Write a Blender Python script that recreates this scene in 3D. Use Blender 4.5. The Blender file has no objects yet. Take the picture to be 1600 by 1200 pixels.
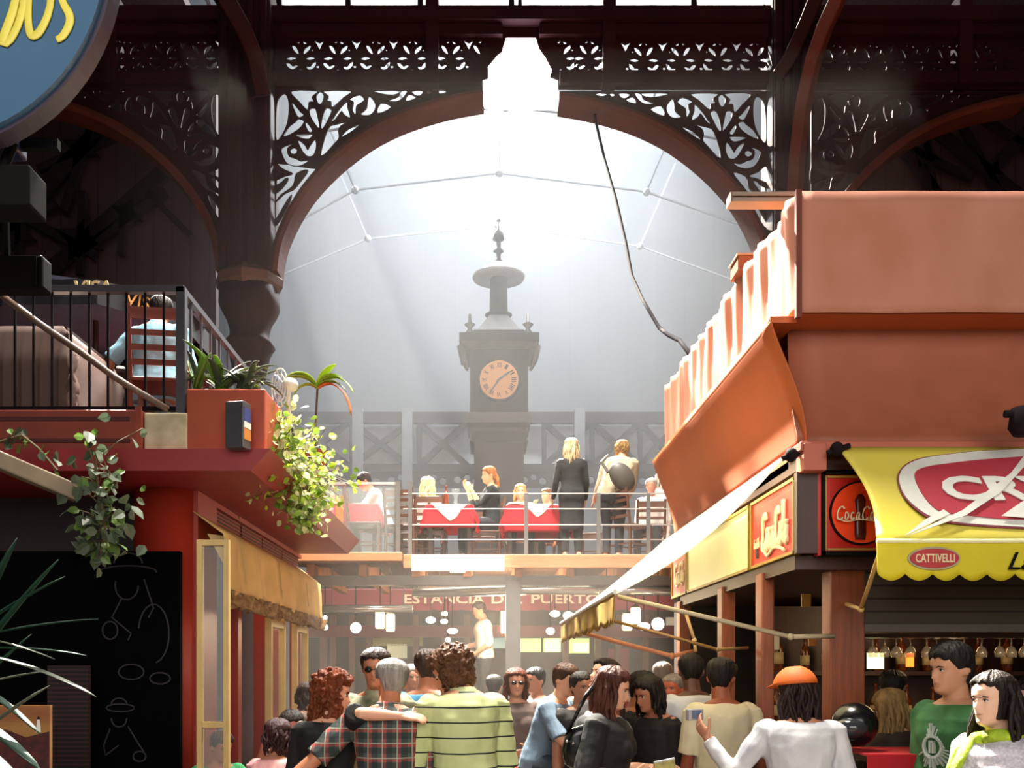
import bpy, bmesh, math, random
from mathutils import Vector, Matrix, noise
V = Vector
rnd = random.Random(7)
sc = bpy.context.scene
col = sc.collection
# ------------------------------------------------------------------ camera
FL, CX, HY, EZ = 1500.0, 755.0, 1045.0, 1.6      # focal length, vanishing point (px) and eye height
cam_d = bpy.data.cameras.new('camera'); cam = bpy.data.objects.new('camera', cam_d); col.objects.link(cam)
cam.location = (0, 0, EZ); cam.rotation_euler = (math.pi/2, 0, 0)
cam_d.sensor_width = 36; cam_d.lens = 36*FL/1600
cam_d.shift_x = (800-CX)/1600; cam_d.shift_y = (HY-600)/1600
cam_d.clip_end = 200; sc.camera = cam
# ------------------------------------------------------------------ view, world, lights
sc.view_settings.view_transform = 'Standard'; sc.view_settings.look = 'None'
sc.view_settings.gamma = 1; sc.view_settings.exposure = 0.0; sc.view_settings.use_curve_mapping = False
cy = sc.cycles
cy.max_bounces = 5; cy.diffuse_bounces = 3; cy.glossy_bounces = 2; cy.transmission_bounces = 4; cy.volume_bounces = 1
cy.transparent_max_bounces = 6; cy.caustics_reflective = False; cy.caustics_refractive = False
cy.sample_clamp_indirect = 4; cy.sample_clamp_direct = 0; cy.use_denoising = True
w = bpy.data.worlds.new('world'); sc.world = w; w.use_nodes = True
w.node_tree.nodes['Background'].inputs[0].default_value = (0.80, 0.88, 1.0, 1)
w.node_tree.nodes['Background'].inputs[1].default_value = 0.14
def light(name, kind, loc, energy, color=(1, 1, 1), rot=None, **kw):
    d = bpy.data.lights.new(name, kind); d.energy = energy; d.color = color
    for k, v in kw.items(): setattr(d, k, v)
    o = bpy.data.objects.new(name, d); col.objects.link(o); o.location = loc
    if rot is not None: o.rotation_euler = V(rot).to_track_quat('-Z', 'Y').to_euler()
    return o
SUN_DIR = V((0.30, -0.74, -0.84))
light('sun', 'SUN', (0, 20, 20), 50.0, (1.0, 0.93, 0.80), SUN_DIR, angle=math.radians(0.8))
light('skylight_behind_arch', 'AREA', (0.5, 20.5, 19.0), 700, (0.95, 0.98, 1.0), (0, -0.15, -1), shape='RECTANGLE', size=5.0, size_y=8.0)
light('aisle_fill', 'AREA', (0.1, 8.5, 12.0), 1900, (1.0, 0.93, 0.82), (0, 0, -1), shape='RECTANGLE', size=3.0, size_y=5.0, spread=math.radians(85))  # overhead area lamp added to brighten the facing stall sides

light('entrance_fill', 'AREA', (0.3, -3.8, 4.6), 450, (1.0, 0.93, 0.86), (0, 1, -0.06), shape='RECTANGLE', size=7.5, size_y=5, spread=math.radians(140))  # area lamp added behind the camera to fill the near fronts

# ------------------------------------------------------------------ helpers
def P(px, py, D): return V(((px-CX)/FL*D, D, EZ+(HY-py)/FL*D))
def X(px, D): return (px-CX)/FL*D
def Z(py, D): return EZ+(HY-py)/FL*D
def lin(h):
    h = h.lstrip('#'); c = [int(h[i:i+2], 16)/255 for i in (0, 2, 4)]
    return tuple((x/12.92 if x <= 0.04045 else ((x+0.055)/1.055)**2.4) for x in c)+(1,)
MATS = {}
def mat(name, c='#808080', rough=0.6, metal=0.0, var=0.15, vs=6.0, bump=0.0, bs=40.0, c2=None, emit=None, es=0, trans=0, alpha=1, sheen=0, spec=0.5, stretch=None, glass=0):
    if name in MATS: return MATS[name]
    m = bpy.data.materials.new(name); m.use_nodes = True; MATS[name] = m
    nt = m.node_tree; N = nt.nodes; L = nt.links; b = N['Principled BSDF']
    b.inputs['Roughness'].default_value = rough; b.inputs['Metallic'].default_value = metal
    b.inputs['Specular IOR Level'].default_value = spec
    tc = N.new('ShaderNodeTexCoord'); mp = N.new('ShaderNodeMapping'); L.new(tc.outputs['Object'], mp.inputs[0])
    if stretch: mp.inputs['Scale'].default_value = stretch
    n = N.new('ShaderNodeTexNoise'); n.inputs['Scale'].default_value = vs; n.inputs['Detail'].default_value = 5; L.new(mp.outputs[0], n.inputs['Vector'])
    r = N.new('ShaderNodeValToRGB'); L.new(n.outputs[0], r.inputs[0])
    a = lin(c); d = lin(c2) if c2 else tuple(x*(1-var) for x in a[:3])+(1,)
    r.color_ramp.elements[0].position = .3; r.color_ramp.elements[1].position = .7
    r.color_ramp.elements[0].color = d; r.color_ramp.elements[1].color = tuple(min(1, x*(1+var*.4)) for x in a[:3])+(1,)
    L.new(r.outputs[0], b.inputs['Base Color']); m['col'] = 1
    if bump:
        n2 = N.new('ShaderNodeTexNoise'); n2.inputs['Scale'].default_value = bs; n2.inputs['Detail'].default_value = 3; L.new(mp.outputs[0], n2.inputs['Vector'])
        bp = N.new('ShaderNodeBump'); bp.inputs['Strength'].default_value = bump; bp.inputs['Distance'].default_value = .02
        L.new(n2.outputs[0], bp.inputs['Height']); L.new(bp.outputs[0], b.inputs['Normal'])
    if emit:
        b.inputs['Emission Color'].default_value = lin(emit); b.inputs['Emission Strength'].default_value = es
    if glass:
        b.inputs['Transmission Weight'].default_value = glass; b.inputs['IOR'].default_value = 1.1
    if alpha < 1: b.inputs['Alpha'].default_value = alpha
    if trans:
        t = N.new('ShaderNodeBsdfTranslucent'); L.new(r.outputs[0], t.inputs[0]); mx = N.new('ShaderNodeMixShader'); mx.inputs[0].default_value = trans
        L.new(b.outputs[0], mx.inputs[1]); L.new(t.outputs[0], mx.inputs[2]); L.new(mx.outputs[0], N['Material Output'].inputs[0])
    return m
def nodes_of(m): return m.node_tree.nodes, m.node_tree.links, m.node_tree.nodes['Principled BSDF']
def stripe_mat(name, base, line, period, width, axis=2, warp=0.01, rough=.8, base2=None):
    m = mat(name, base, rough, var=.08, c2=base2); N, L, b = nodes_of(m)
    tc = N.new('ShaderNodeTexCoord'); sp = N.new('ShaderNodeSeparateXYZ'); n = N.new('ShaderNodeTexNoise'); n.inputs['Scale'].default_value = 3
    L.new(tc.outputs['Object'], n.inputs['Vector']); L.new(tc.outputs['Object'], sp.inputs[0])
    ma = N.new('ShaderNodeMath'); ma.operation = 'MULTIPLY_ADD'; L.new(n.outputs[0], ma.inputs[0]); ma.inputs[1].default_value = warp*4; L.new(sp.outputs[axis], ma.inputs[2])
    dv = N.new('ShaderNodeMath'); dv.operation = 'MULTIPLY'; dv.inputs[1].default_value = 1/period; L.new(ma.outputs[0], dv.inputs[0])
    fr = N.new('ShaderNodeMath'); fr.operation = 'FRACT'; L.new(dv.outputs[0], fr.inputs[0])
    lt = N.new('ShaderNodeMath'); lt.operation = 'LESS_THAN'; lt.inputs[1].default_value = width/period; L.new(fr.outputs[0], lt.inputs[0])
    mx = N.new('ShaderNodeMixRGB'); L.new(lt.outputs[0], mx.inputs[0]); src = b.inputs['Base Color'].links[0].from_socket
    L.new(src, mx.inputs[1]); mx.inputs[2].default_value = lin(line); L.new(mx.outputs[0], b.inputs['Base Color'])
    return m
W = {}
def wm(o): return W.get(o.name, Matrix.Identity(4)) if o else Matrix.Identity(4)
def tag(o, label=None, cat=None, group=None, kind=None):
    if label: o['label'] = label
    if cat: o['category'] = cat
    if group: o['group'] = group
    if kind: o['kind'] = kind
    return o
def thing(name, label, cat, loc=(0, 0, 0), rz=0, group=None):
    o = bpy.data.objects.new(name, None); col.objects.link(o); o.empty_display_size = .1
    o.location = loc; o.rotation_euler = (0, 0, rz)
    W[o.name] = Matrix.Translation(V(loc)) @ Matrix.Rotation(rz, 4, 'Z')
    return tag(o, label, cat, group)
def link_mesh(name, me, m, parent=None, local=False, smooth=True):
    """me is in world coordinates (or in the parent's when local)"""
    o = bpy.data.objects.new(name, me); col.objects.link(o)
    if parent is not None:
        if not local: me.transform(wm(parent).inverted())
        o.parent = parent; W[o.name] = wm(parent)
    else:
        if len(me.vertices):
            xs = [v.co for v in me.vertices]
            c = V(((min(v.x for v in xs)+max(v.x for v in xs))/2, (min(v.y for v in xs)+max(v.y for v in xs))/2, min(v.z for v in xs)))
            me.transform(Matrix.Translation(-c)); o.location = c; W[o.name] = Matrix.Translation(c)
    if m is not None:
        for mm in (m if isinstance(m, (list, tuple)) else [m]): me.materials.append(mm)
    if smooth:
        for p in me.polygons: p.use_smooth = True
    return o
def copy_tree(o, parent=None):
    c = o.copy(); col.objects.link(c); c.parent = parent
    W[c.name] = W.get(o.name, Matrix.Identity(4))
    for ch in [k for k in list(bpy.data.objects) if k.parent == o]: copy_tree(ch, c)
    return c
def copy_at(o, loc, rz, label=None, group=None, scale=None):
    c = copy_tree(o); c.location = loc; c.rotation_euler = (0, 0, rz)
    if scale: c.scale = (scale,)*3
    W[c.name] = Matrix.Translation(V(loc)) @ Matrix.Rotation(rz, 4, 'Z')
    if label: c['label'] = label
    if group: c['group'] = group
    return c
class MB:
    def __init__(s): s.bm = bmesh.new()
    def box(s, a, b):
        a, b = V(a), V(b); c = (a+b)/2; d = b-a
        bmesh.ops.create_cube(s.bm, size=1, matrix=Matrix.Translation(c) @ Matrix.Diagonal((abs(d.x), abs(d.y), abs(d.z), 1))); return s
    def obox(s, M, sx, sy, sz):
        bmesh.ops.create_cube(s.bm, size=1, matrix=M @ Matrix.Diagonal((sx, sy, sz, 1))); return s
    def bar(s, p, q, wd, h=None, up=(0, 0, 1)):
        p, q = V(p), V(q); d = q-p; L = d.length
        if L < 1e-6: return s
        d.normalize(); u = V(up)
        if abs(u.dot(d)) > .98: u = V((0, 1, 0))
        x = d.cross(u).normalized(); y = x.cross(d).normalized()
        M = Matrix((x, d, y)).transposed().to_4x4(); M.translation = (p+q)/2
        return s.obox(M, wd, L, h or wd)
    def loft(s, rings, n=14, power=2.0, caps=True):
        R = []
        for c, u, v in rings:
            row = []
            for i in range(n):
                a = 2*math.pi*i/n; ca, sa = math.cos(a), math.sin(a)
                if power != 2.0:
                    ca = math.copysign(abs(ca)**(2/power), ca); sa = math.copysign(abs(sa)**(2/power), sa)
                row.append(s.bm.verts.new(V(c)+V(u)*ca+V(v)*sa))
            R.append(row)
        for a, b in zip(R, R[1:]):
            for i in range(n):
                s.bm.faces.new((a[i], a[(i+1) % n], b[(i+1) % n], b[i]))
        if caps:
            s.bm.faces.new(R[0][::-1]); s.bm.faces.new(R[-1])
        return s
    def tube(s, pts, r, n=8, flat=1.0, round_ends=False, up=(0, 0, 1)):
        pts = [V(p) for p in pts]; k = len(pts)
        rs = list(r) if isinstance(r, (list, tuple)) else [r]*k
        if round_ends:
            d0 = (pts[0]-pts[1]).normalized(); d1 = (pts[-1]-pts[-2]).normalized(); a, b = rs[0], rs[-1]
            pts = [pts[0]+d0*a*.9, pts[0]+d0*a*.55]+pts+[pts[-1]+d1*b*.55, pts[-1]+d1*b*.9]
            rs = [a*.35, a*.8]+rs+[b*.8, b*.35]; k = len(pts)
        prev = None; rings = []
        for i in range(k):
            d = (pts[min(i+1, k-1)]-pts[max(i-1, 0)])
            if d.length < 1e-9: d = V((0, 0, 1))
            d.normalize()
            if prev is None:
                u = V(up)
                if abs(u.dot(d)) > .95: u = V((1, 0, 0))
                x = d.cross(u).normalized()
            else:
                x = prev-d*prev.dot(d)
                x = x.normalized() if x.length > 1e-6 else d.orthogonal().normalized()
            prev = x; y = d.cross(x)
            rings.append((pts[i], x*rs[i], y*rs[i]*flat))
        return s.loft(rings, n)
    def lathe(s, prof, c, n=24, sx=1, sy=1):
        c = V(c); return s.loft([(c+V((0, 0, z)), V((r*sx, 0, 0)), V((0, r*sy, 0))) for r, z in prof], n)
    def ball(s, c, rx, ry=None, rz=None, n=12, M=None):
        ry = ry or rx; rz = rz or rx
        mm = Matrix.Translation(V(c)) @ (M or Matrix.Identity(4)) @ Matrix.Diagonal((rx, ry, rz, 1))
        bmesh.ops.create_uvsphere(s.bm, u_segments=n, v_segments=max(6, n*2//3), radius=1, matrix=mm); return s
    def prism(s, poly, ext):
        ext = V(ext); a = [s.bm.verts.new(V(p)) for p in poly]; b = [s.bm.verts.new(V(p)+ext) for p in poly]; n = len(a)
        s.bm.faces.new(a); s.bm.faces.new(b[::-1])
        for i in range(n): s.bm.faces.new((a[i], b[i], b[(i+1) % n], a[(i+1) % n]))
        return s
    def grid(s, f, nu, nv):
        """sheet from f(u,v) -> point, u, v in 0..1"""
        g = [[s.bm.verts.new(V(f(i/nu, j/nv))) for j in range(nv+1)] for i in range(nu+1)]
        for i in range(nu):
            for j in range(nv): s.bm.faces.new((g[i][j], g[i+1][j], g[i+1][j+1], g[i][j+1]))
        return s
    def build(s, name, m, parent=None, local=False, smooth=False, bevel=0, solid=0, label=None, M=None):
        if M is not None: bmesh.ops.transform(s.bm, matrix=M, verts=s.bm.verts)
        bmesh.ops.recalc_face_normals(s.bm, faces=s.bm.faces)
        me = bpy.data.meshes.new(name); s.bm.to_mesh(me); s.bm.free()
        o = link_mesh(name, me, m, parent, local, smooth)
        if solid: k = o.modifiers.new('solid', 'SOLIDIFY'); k.thickness = solid; k.offset = 0
        if bevel: k = o.modifiers.new('bevel', 'BEVEL'); k.width = bevel; k.segments = 2; k.limit_method = 'ANGLE'
        if label: o['label'] = label
        return o
def st(o, kind='structure'): o['kind'] = kind; return o
def smooth_poly(pts, k=3):
    n = len(pts); out = []
    for i in range(n):
        p0, p1, p2, p3 = (V(pts[(i+j-1) % n]) for j in range(4))
        for q in range(k):
            t = q/k
            out.append(.5*((2*p1)+(p2-p0)*t+(2*p0-5*p1+4*p2-p3)*t*t+(3*p1-p0-3*p2+p3)*t**3))
    return out
def plate(name, outer, holes, D, th, m, parent=None, k=3):
    """cast plate cut with holes; outlines in photo pixels, set at distance D with real thickness"""
    cu = bpy.data.curves.new(name, 'CURVE'); cu.dimensions = '2D'; cu.fill_mode = 'BOTH'; cu.extrude = th/2
    for i, pl in enumerate([outer]+holes):
        pts = [V(p) for p in pl] if i == 0 else smooth_poly(pl, k)
        sp = cu.splines.new('POLY'); sp.points.add(len(pts)-1); sp.use_cyclic_u = True
        for q, p in zip(sp.points, pts): q.co = (X(p[0], D), Z(p[1], D), 0, 1)
    ob = bpy.data.objects.new(name, cu); col.objects.link(ob)
    me = bpy.data.meshes.new_from_object(ob); bpy.data.objects.remove(ob); bpy.data.curves.remove(cu)
    me.transform(Matrix.Translation((0, D, 0)) @ Matrix.Rotation(math.pi/2, 4, 'X'))
    return link_mesh(name, me, m, parent, smooth=False)
def text(name, s, M, wd, ht, m, parent, ext=.004, shear=0, bold=0, space=1.0):
    """lettering fitted to wd x ht, its centre at the origin of M, facing M's +Z"""
    cu = bpy.data.curves.new(name, 'FONT'); cu.body = s; cu.extrude = .02; cu.shear = shear; cu.offset = bold; cu.space_character = space; cu.resolution_u = 3
    ob = bpy.data.objects.new(name, cu); col.objects.link(ob); bpy.context.view_layer.update()
    me = bpy.data.meshes.new_from_object(ob.evaluated_get(bpy.context.evaluated_depsgraph_get())); bpy.data.objects.remove(ob)
    xs = [v.co.x for v in me.vertices]; ys = [v.co.y for v in me.vertices]
    if not xs: return None
    x0, x1, y0, y1 = min(xs), max(xs), min(ys), max(ys)
    me.transform(M @ Matrix.Diagonal((wd/(x1-x0), ht/(y1-y0), ext/.02, 1)) @ Matrix.Translation((-(x0+x1)/2, -(y0+y1)/2, 0)))
    return link_mesh(name, me, m, parent, smooth=False)
def front(x, y, z): return Matrix.Translation((x, y, z)) @ Matrix.Rotation(math.pi/2, 4, 'X')   # faces the camera side (-Y)
def sideL(x, y, z): return Matrix.Translation((x, y, z)) @ Matrix.Rotation(-math.pi/2, 4, 'Z') @ Matrix.Rotation(math.pi/2, 4, 'X')  # faces -X, reads left to right going towards -Y
# ================================================================== materials
iron = mat('iron_paint', '#2c0c10', .75, var=.35, vs=1.2, bump=.2, spec=.15)
iron2 = mat('iron_rib_paint', '#562618', .7, spec=.2, var=.25, vs=2, bump=.2)
irondark = mat('dark_iron', '#1c1518', .85, var=.3, spec=.1)
roofm = mat('roof_boards', '#4a3a3c', .9, var=.35, vs=3, stretch=(6, 1, 1))
plankm = stripe_mat('aisle_planks', '#33201f', '#1a1011', .34, .025, axis=0, warp=.002)
wallgrey = stripe_mat('hall_end_wall', '#30343a', '#282c32', .9, .03, axis=0, warp=.001)
wood = mat('varnished_wood', '#84401a', .4, var=.4, vs=4, stretch=(8, 8, .6), bump=.1)
wooddk = mat('dark_wood', '#3a1e14', .45, var=.4, vs=4, stretch=(8, 8, .6))
peach = mat('peach_timber', '#c9895c', .6, var=.2, vs=3, stretch=(1, 8, 8))
redp = mat('red_paint', '#9a2c1c', .45, var=.18, vs=1.5, bump=.05)
redpan = mat('red_planter_paint', '#8c3a28', .6, var=.25, vs=3)
salmon = mat('salmon_paint', '#b5604a', .6, var=.15, vs=2)
clay = mat('clay_panel', '#b85c28', .65, var=.15, vs=1.5)
black = mat('black_matte', '#0a0a0b', .8, spec=.15)
chrome = mat('bright_duct', '#d9d6cf', .25, metal=.8, var=.1)
steel = mat('grey_steel_paint', '#6c6a66', .5, var=.15)
floorm = mat('stone_floor', '#5b5048', .6, var=.3, vs=5, bump=.1)
cream = mat('cream_paint', '#cdb272', .55, var=.15)
glassm = mat('window_glass', '#dfe8e4', .08, alpha=.12, var=.02)
lampw = mat('warm_lamp_glass', '#ffe8bf', .4, emit='#ffdf9f', es=9)
lampc = mat('white_lamp_glass', '#ffffff', .4, emit='#fff4dc', es=5)
cloth_red = mat('red_cloth', '#c4202c', .85, var=.15, vs=5, trans=.25)
cloth_white = mat('white_cloth', '#eee6d8', .85, var=.05, trans=.25)
white = mat('white_paint', '#e9e6dc', .5, var=.05)
# ================================================================== setting
st(MB().box((-14, -6, -.2), (14, 34, 0)).build('floor', floorm))
st(MB().box((-10, 30, 0), (10, 30.3, 20)).build('wall_back', wallgrey))
st(MB().box((-14.3, -4, 0), (-14, 34, 20)).build('wall_left', roofm))
st(MB().box((14, -4, 0), (14.3, 34, 20)).build('wall_right', roofm))
# roof: low over the nearer nave, raised over the crossing behind the arch, with a long glazed opening
rf = MB()
rf.box((-14, -4, 13.2), (14, 6.0, 13.4)); rf.box((-14, 6.0, 13.2), (-2.2, 11.0, 13.4)); rf.box((2.4, 6.0, 13.2), (14, 11.0, 13.4)); rf.box((-14, 11.0, 13.2), (14, 13.0, 13.4))
rf.box((-14, 16, 20), (-9.5, 34, 20.2)); rf.box((5.5, 16, 20), (14, 34, 20.2)); rf.box((-14, 29.8, 20), (14, 34, 20.2))
rf.box((-14, 15.3, 13.2), (-5.2, 17.7, 13.4)); rf.box((5.6, 15.3, 13.2), (14, 17.7, 13.4))
st(rf.build('ceiling', roofm))
m = MB(); m.box((-14, -4.3, 0), (-4, -4, 13.4)).box((4.5, -4.3, 0), (14, -4, 13.4)).box((-4, -4.3, 6.5), (4.5, -4, 13.4)); st(m.build('wall_front', roofm))
t = thing('skylight', 'glazed roof skylight with iron bars above the crossing', 'skylight', (-2, 23, 20))
m = MB()
for k in range(9): m.box((-9.5+k*15/8-.03, 13.2, 20), (-9.5+k*15/8+.03, 29.8, 20.14))
for k in range(7): m.box((-9.5, 13.2+k*2.76-.03, 20), (5.5, 13.2+k*2.76+.03, 20.14))
m.build('glazing_bars', irondark, t)
# aisle boards behind the two side bays, seen through the side arches
st(MB().box((-14, 17.6, 0), (-4.9, 17.8, 13.2)).build('wall_aisle_left', plankm))
st(MB().box((5.5, 17.6, 0), (14, 17.8, 13.2)).build('wall_aisle_right', plankm))
def lattice(name, label, segs, stars, D, wd=.09):
    t = thing(name, label, 'roof truss', P(segs[0][0], segs[0][1], D))
    m = MB()
    for x0, y0, x1, y1, k in segs: m.bar(P(x0, y0, D), P(x1, y1, D), wd*k, .12, up=(0, 1, 0))
    m.build('struts', irondark, t)
    for sx, sy, r in stars:
        pts = []
        for i in range(8):
            a = i*math.pi/4+.4; q = r if i % 2 == 0 else r*.45
            pts.append(P(sx+q*math.cos(a), sy+q*math.sin(a), D)+V((0, -.06, 0)))
        MB().prism(pts, (0, .1, 0)).build('gusset_plate', irondark, t)
lattice('aisle_truss', 'dark iron lattice truss with star gussets in the left side bay', [(-10, 380, 175, 185, 3.2), (60, 440, 330, 205, 3.0), (150, 180, 100, 330, 1.6), (60, 265, 180, 215, 1.4), (20, 330, 150, 400, 1.8), (120, 400, 260, 300, 1.8), (130, 300, 125, 430, 1.4), (195, 320, 190, 400, 1.3), (0, 360, 90, 320, 1.3), (30, 340, 30, 400, 1.2), (230, 300, 300, 370, 1)], [(128, 233, 30), (125, 375, 40), (200, 335, 26), (30, 365, 30)], 17.2)
lattice('aisle_truss', 'dark iron lattice truss with star gussets in the right side bay', [(1450, 195, 1610, 320, 2.2), (1520, 175, 1610, 235, 1.4), (1440, 200, 1460, 300, 1.2), (1400, 225, 1520, 280, 1.4), (1545, 270, 1610, 200, 2.4), (1500, 190, 1560, 300, 1.3), (1400, 220, 1470, 310, 1.8)], [(1443, 242, 27), (1550, 268, 18)], 17.2)

# ================================================================== cast iron arch screen at D = 15
AD = 15.0
def c4(*p): return [(420+a/4.8, 130+b/4.8) for a, b in p]
def c2(*p): return [(400+a/4, b/4) for a, b in p]
def circ(x, y, r, n=9): return [(x+r*math.cos(i*2*math.pi/n), y+r*math.sin(i*2*math.pi/n)) for i in range(n)]
SP = [c4((120, 80), (145, 130), (150, 200), (140, 290), (110, 370), (62, 430), (56, 300), (62, 180), (80, 110)),
 c4((170, 60), (360, 60), (322, 105), (335, 138), (300, 145), (290, 200), (240, 150)),
 c4((385, 65), (410, 90), (405, 135), (382, 160), (362, 130), (362, 90)),
 c4((420, 60), (615, 60), (560, 110), (480, 180), (470, 140), (440, 132), (452, 100)),
 c4((175, 145), (215, 190), (235, 215), (262, 240), (225, 258), (195, 205)),
 c4((225, 268), (262, 285), (240, 330), (180, 375), (115, 400), (150, 330), (200, 290)),
 c4((310, 195), (345, 190), (358, 225), (380, 335), (355, 315), (315, 250)),
 c4((430, 190), (468, 200), (460, 240), (410, 335), (395, 330), (405, 260)),
 c4((475, 285), (520, 210), (585, 140), (590, 190), (610, 260), (565, 235), (545, 210), (500, 270)),
 c4((605, 120), (680, 88), (715, 125), (690, 150), (655, 175), (650, 235), (630, 200), (640, 145)),
 c4((755, 100), (790, 140), (798, 190), (760, 240), (690, 235), (735, 190), (745, 140)),
 c4((840, 150), (920, 180), (820, 228)), c2((735, 568), (900, 568), (870, 592), (800, 590)),
 c2((825, 630), (890, 605), (905, 572), (945, 568), (920, 610), (880, 635)), c2((975, 572), (1040, 568), (1030, 595), (1000, 598)),
 c2((955, 590), (1000, 612), (940, 633)), c2((1068, 578), (1085, 566), (1102, 575), (1085, 590)), c2((1118, 574), (1150, 564), (1192, 574), (1150, 587)),
 c4((395, 545), (445, 345), (500, 310), (590, 292), (540, 320), (520, 360), (525, 410), (495, 450)),
 c4((548, 405), (590, 350), (685, 305), (640, 350)), c4((200, 387), (270, 380), (328, 385), (300, 420), (240, 410)),
 c4((285, 295), (325, 355), (305, 368), (280, 320)), c4((220, 430), (265, 460), (290, 500), (310, 470), (345, 425), (355, 480), (335, 540), (295, 550), (255, 510)),
 c4((96, 500), (130, 470), (180, 460), (140, 490), (148, 545), (200, 565), (240, 585), (300, 580), (250, 615), (190, 622), (130, 592)),
 c4(*circ(188, 510, 24)), c4((45, 602), (110, 645), (180, 678), (115, 700), (42, 722)),
 c4((125, 715), (150, 720), (100, 790), (40, 833), (42, 778), (95, 745)), c4((205, 680), (300, 652), (230, 750), (185, 800), (120, 830), (55, 890), (90, 838), (180, 770)),
 c4((175, 835), (150, 920), (65, 1060), (42, 1045), (90, 960), (130, 890))]
ARCH = [(432, 432), (436, 400), (445, 370), (462, 335), (485, 300), (515, 267), (550, 237), (590, 210), (640, 187), (700, 169), (755, 159)]
OUTL = [(429, 139), (754, 139)]+ARCH[::-1]+[(429, 432)]
def spandrel(name, label, fx, D=AD, dy=0, parent=None, holes=SP, outl=OUTL, arch=ARCH):
    t = thing(name, label, 'arch spandrel', P(fx(432), 432+dy, D))
    plate('filigree_panel', [(fx(a), b+dy) for a, b in outl], [[(fx(a), b+dy) for a, b in h] for h in holes], D, .03, iron, t)
    pts = [(fx(a), b+dy) for a, b in smooth_open(arch)]
    m = MB(); rg = []
    for i, p in enumerate(pts):
        q0 = P(*pts[max(i-1, 0)], D); q1 = P(*pts[min(i+1, len(pts)-1)], D); d = (q1-q0).normalized(); n_ = V((d.z, 0, -d.x))
        rg.append((P(*p, D), n_*.07, V((0, .26, 0))))
    m.loft(rg, 8, power=6).build('arch_rib', iron2, t, smooth=False)
    return t
def smooth_open(pts, k=3):
    out = []
    for i in range(len(pts)-1):
        p0 = V(pts[max(i-1, 0)]); p1 = V(pts[i]); p2 = V(pts[i+1]); p3 = V(pts[min(i+2, len(pts)-1)])
        for q in range(k):
            u = q/k; out.append(.5*((2*p1)+(p2-p0)*u+(2*p0-5*p1+4*p2-p3)*u*u+(3*p1-p0-3*p2+p3)*u**3))
    out.append(V(pts[-1])); return [(p.x, p.y) for p in out]
G = 'cast iron filigree spandrels'
spandrel('arch_spandrel', 'openwork iron spandrel at the left shoulder of the central arch', lambda a: a)
spandrel('arch_spandrel', 'openwork iron spandrel at the right shoulder of the central arch', lambda a: 1628-a, dy=4)
spandrel('arch_spandrel', 'dark openwork iron spandrel left of the left column', lambda a: 782-a, dy=0)
spandrel('arch_spandrel', 'dark openwork iron spandrel right of the right column, above the salmon parapet', lambda a: a+838, dy=6)
spandrel('arch_spandrel', 'dark openwork iron spandrel behind the round blue sign', lambda a: a-760, dy=0)
for o in col.objects:
    if o.name.startswith('arch_spandrel'): o['group'] = G
# pierced band above
def cell(px, fl=False):
    f = lambda p: [(px+(a-265)/6.4, 50+b/6.4) for a, b in p]
    return [f(c) for c in ([(175, 135), (210, 148), (240, 225), (205, 205), (182, 170)], [(355, 135), (350, 178), (290, 228), (300, 175), (325, 148)], [(220, 112), (255, 92), (245, 115)], [(285, 94), (322, 118), (295, 125)],
     [(395, 85), (448, 112), (500, 85), (470, 130), (448, 178), (425, 132)], [(115, 270), (165, 248), (220, 266), (160, 285)], [(310, 268), (360, 248), (405, 268), (350, 284)],
     [(115, 310), (150, 315), (175, 343), (212, 328), (228, 345), (180, 378), (130, 350)], [(318, 345), (355, 345), (380, 310), (410, 298), (405, 345), (365, 378), (330, 375)], circ(430, 350, 15, 7), circ(260, 383, 11, 7), circ(375, 185, 9, 6))]
STEP = [(754, 141), (754, 126), (763, 123), (762, 105), (778, 86), (784, 82), (791, 59), (837, 59), (842, 76), (852, 90), (862, 109), (859, 121), (872, 126), (872, 141)]
band = thing('girder', 'long dark red iron girder pierced with a flower frieze, spanning over the arch', 'girder', P(815, 139, AD))
holes = []
for k in range(4): holes += cell(471+k*57.8)
holes += cell(704)+[[(q[0], q[1]) for q in h] for h in cell(754)if max(p[0] for p in h) < 754 and min(p[0] for p in h) > 733]
for k in range(4): holes += [[(1650-a, b+3) for a, b in h] for h in cell(471+k*57.8)]
holes += [[(a, b) for a, b in h] for h in cell(920)if min(p[0] for p in h) > 874]+[[(a, b) for a, b in h] for h in cell(877) if min(p[0] for p in h) > 866 and max(p[0] for p in h) < 912]
for k in range(3): holes += cell(200+k*57.8)
for k in range(6): holes += [[(a, b+6) for a, b in h] for h in cell(1305+k*57)]
outer = [(-150, 42), (1760, 42), (1760, 141), (872, 141)]+STEP[::-1][1:-1]+[(754, 141), (-150, 141)]
plate('frieze_plate', outer, holes, AD, .025, iron, band, k=2)
m = MB()
m.box((X(-150, AD), AD-.22, Z(44, AD)), (X(1760, AD), AD+.1, Z(8, AD-.22)))
m.build('top_beam', iron, band)
m = MB()
for a, b in ((-150, 752), (874, 1760)): m.box((X(a, AD), AD-.14, Z(137, AD)), (X(b, AD), AD-.04, Z(118, AD)))
m.build('lower_flange', iron, band)
m = MB()
for a, b in ((-150, 785), (842, 1760)): m.box((X(a, AD), AD-.14, Z(62, AD)), (X(b, AD), AD-.04, Z(46, AD)))
m.build('upper_flange', iron, band)
for px in (676, 950, 180, 1500): MB().box((X(px-10, AD), AD-.2, Z(141, AD)), (X(px+10, AD), AD+.1, Z(2, AD))).build('stiffener', iron, band)
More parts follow.
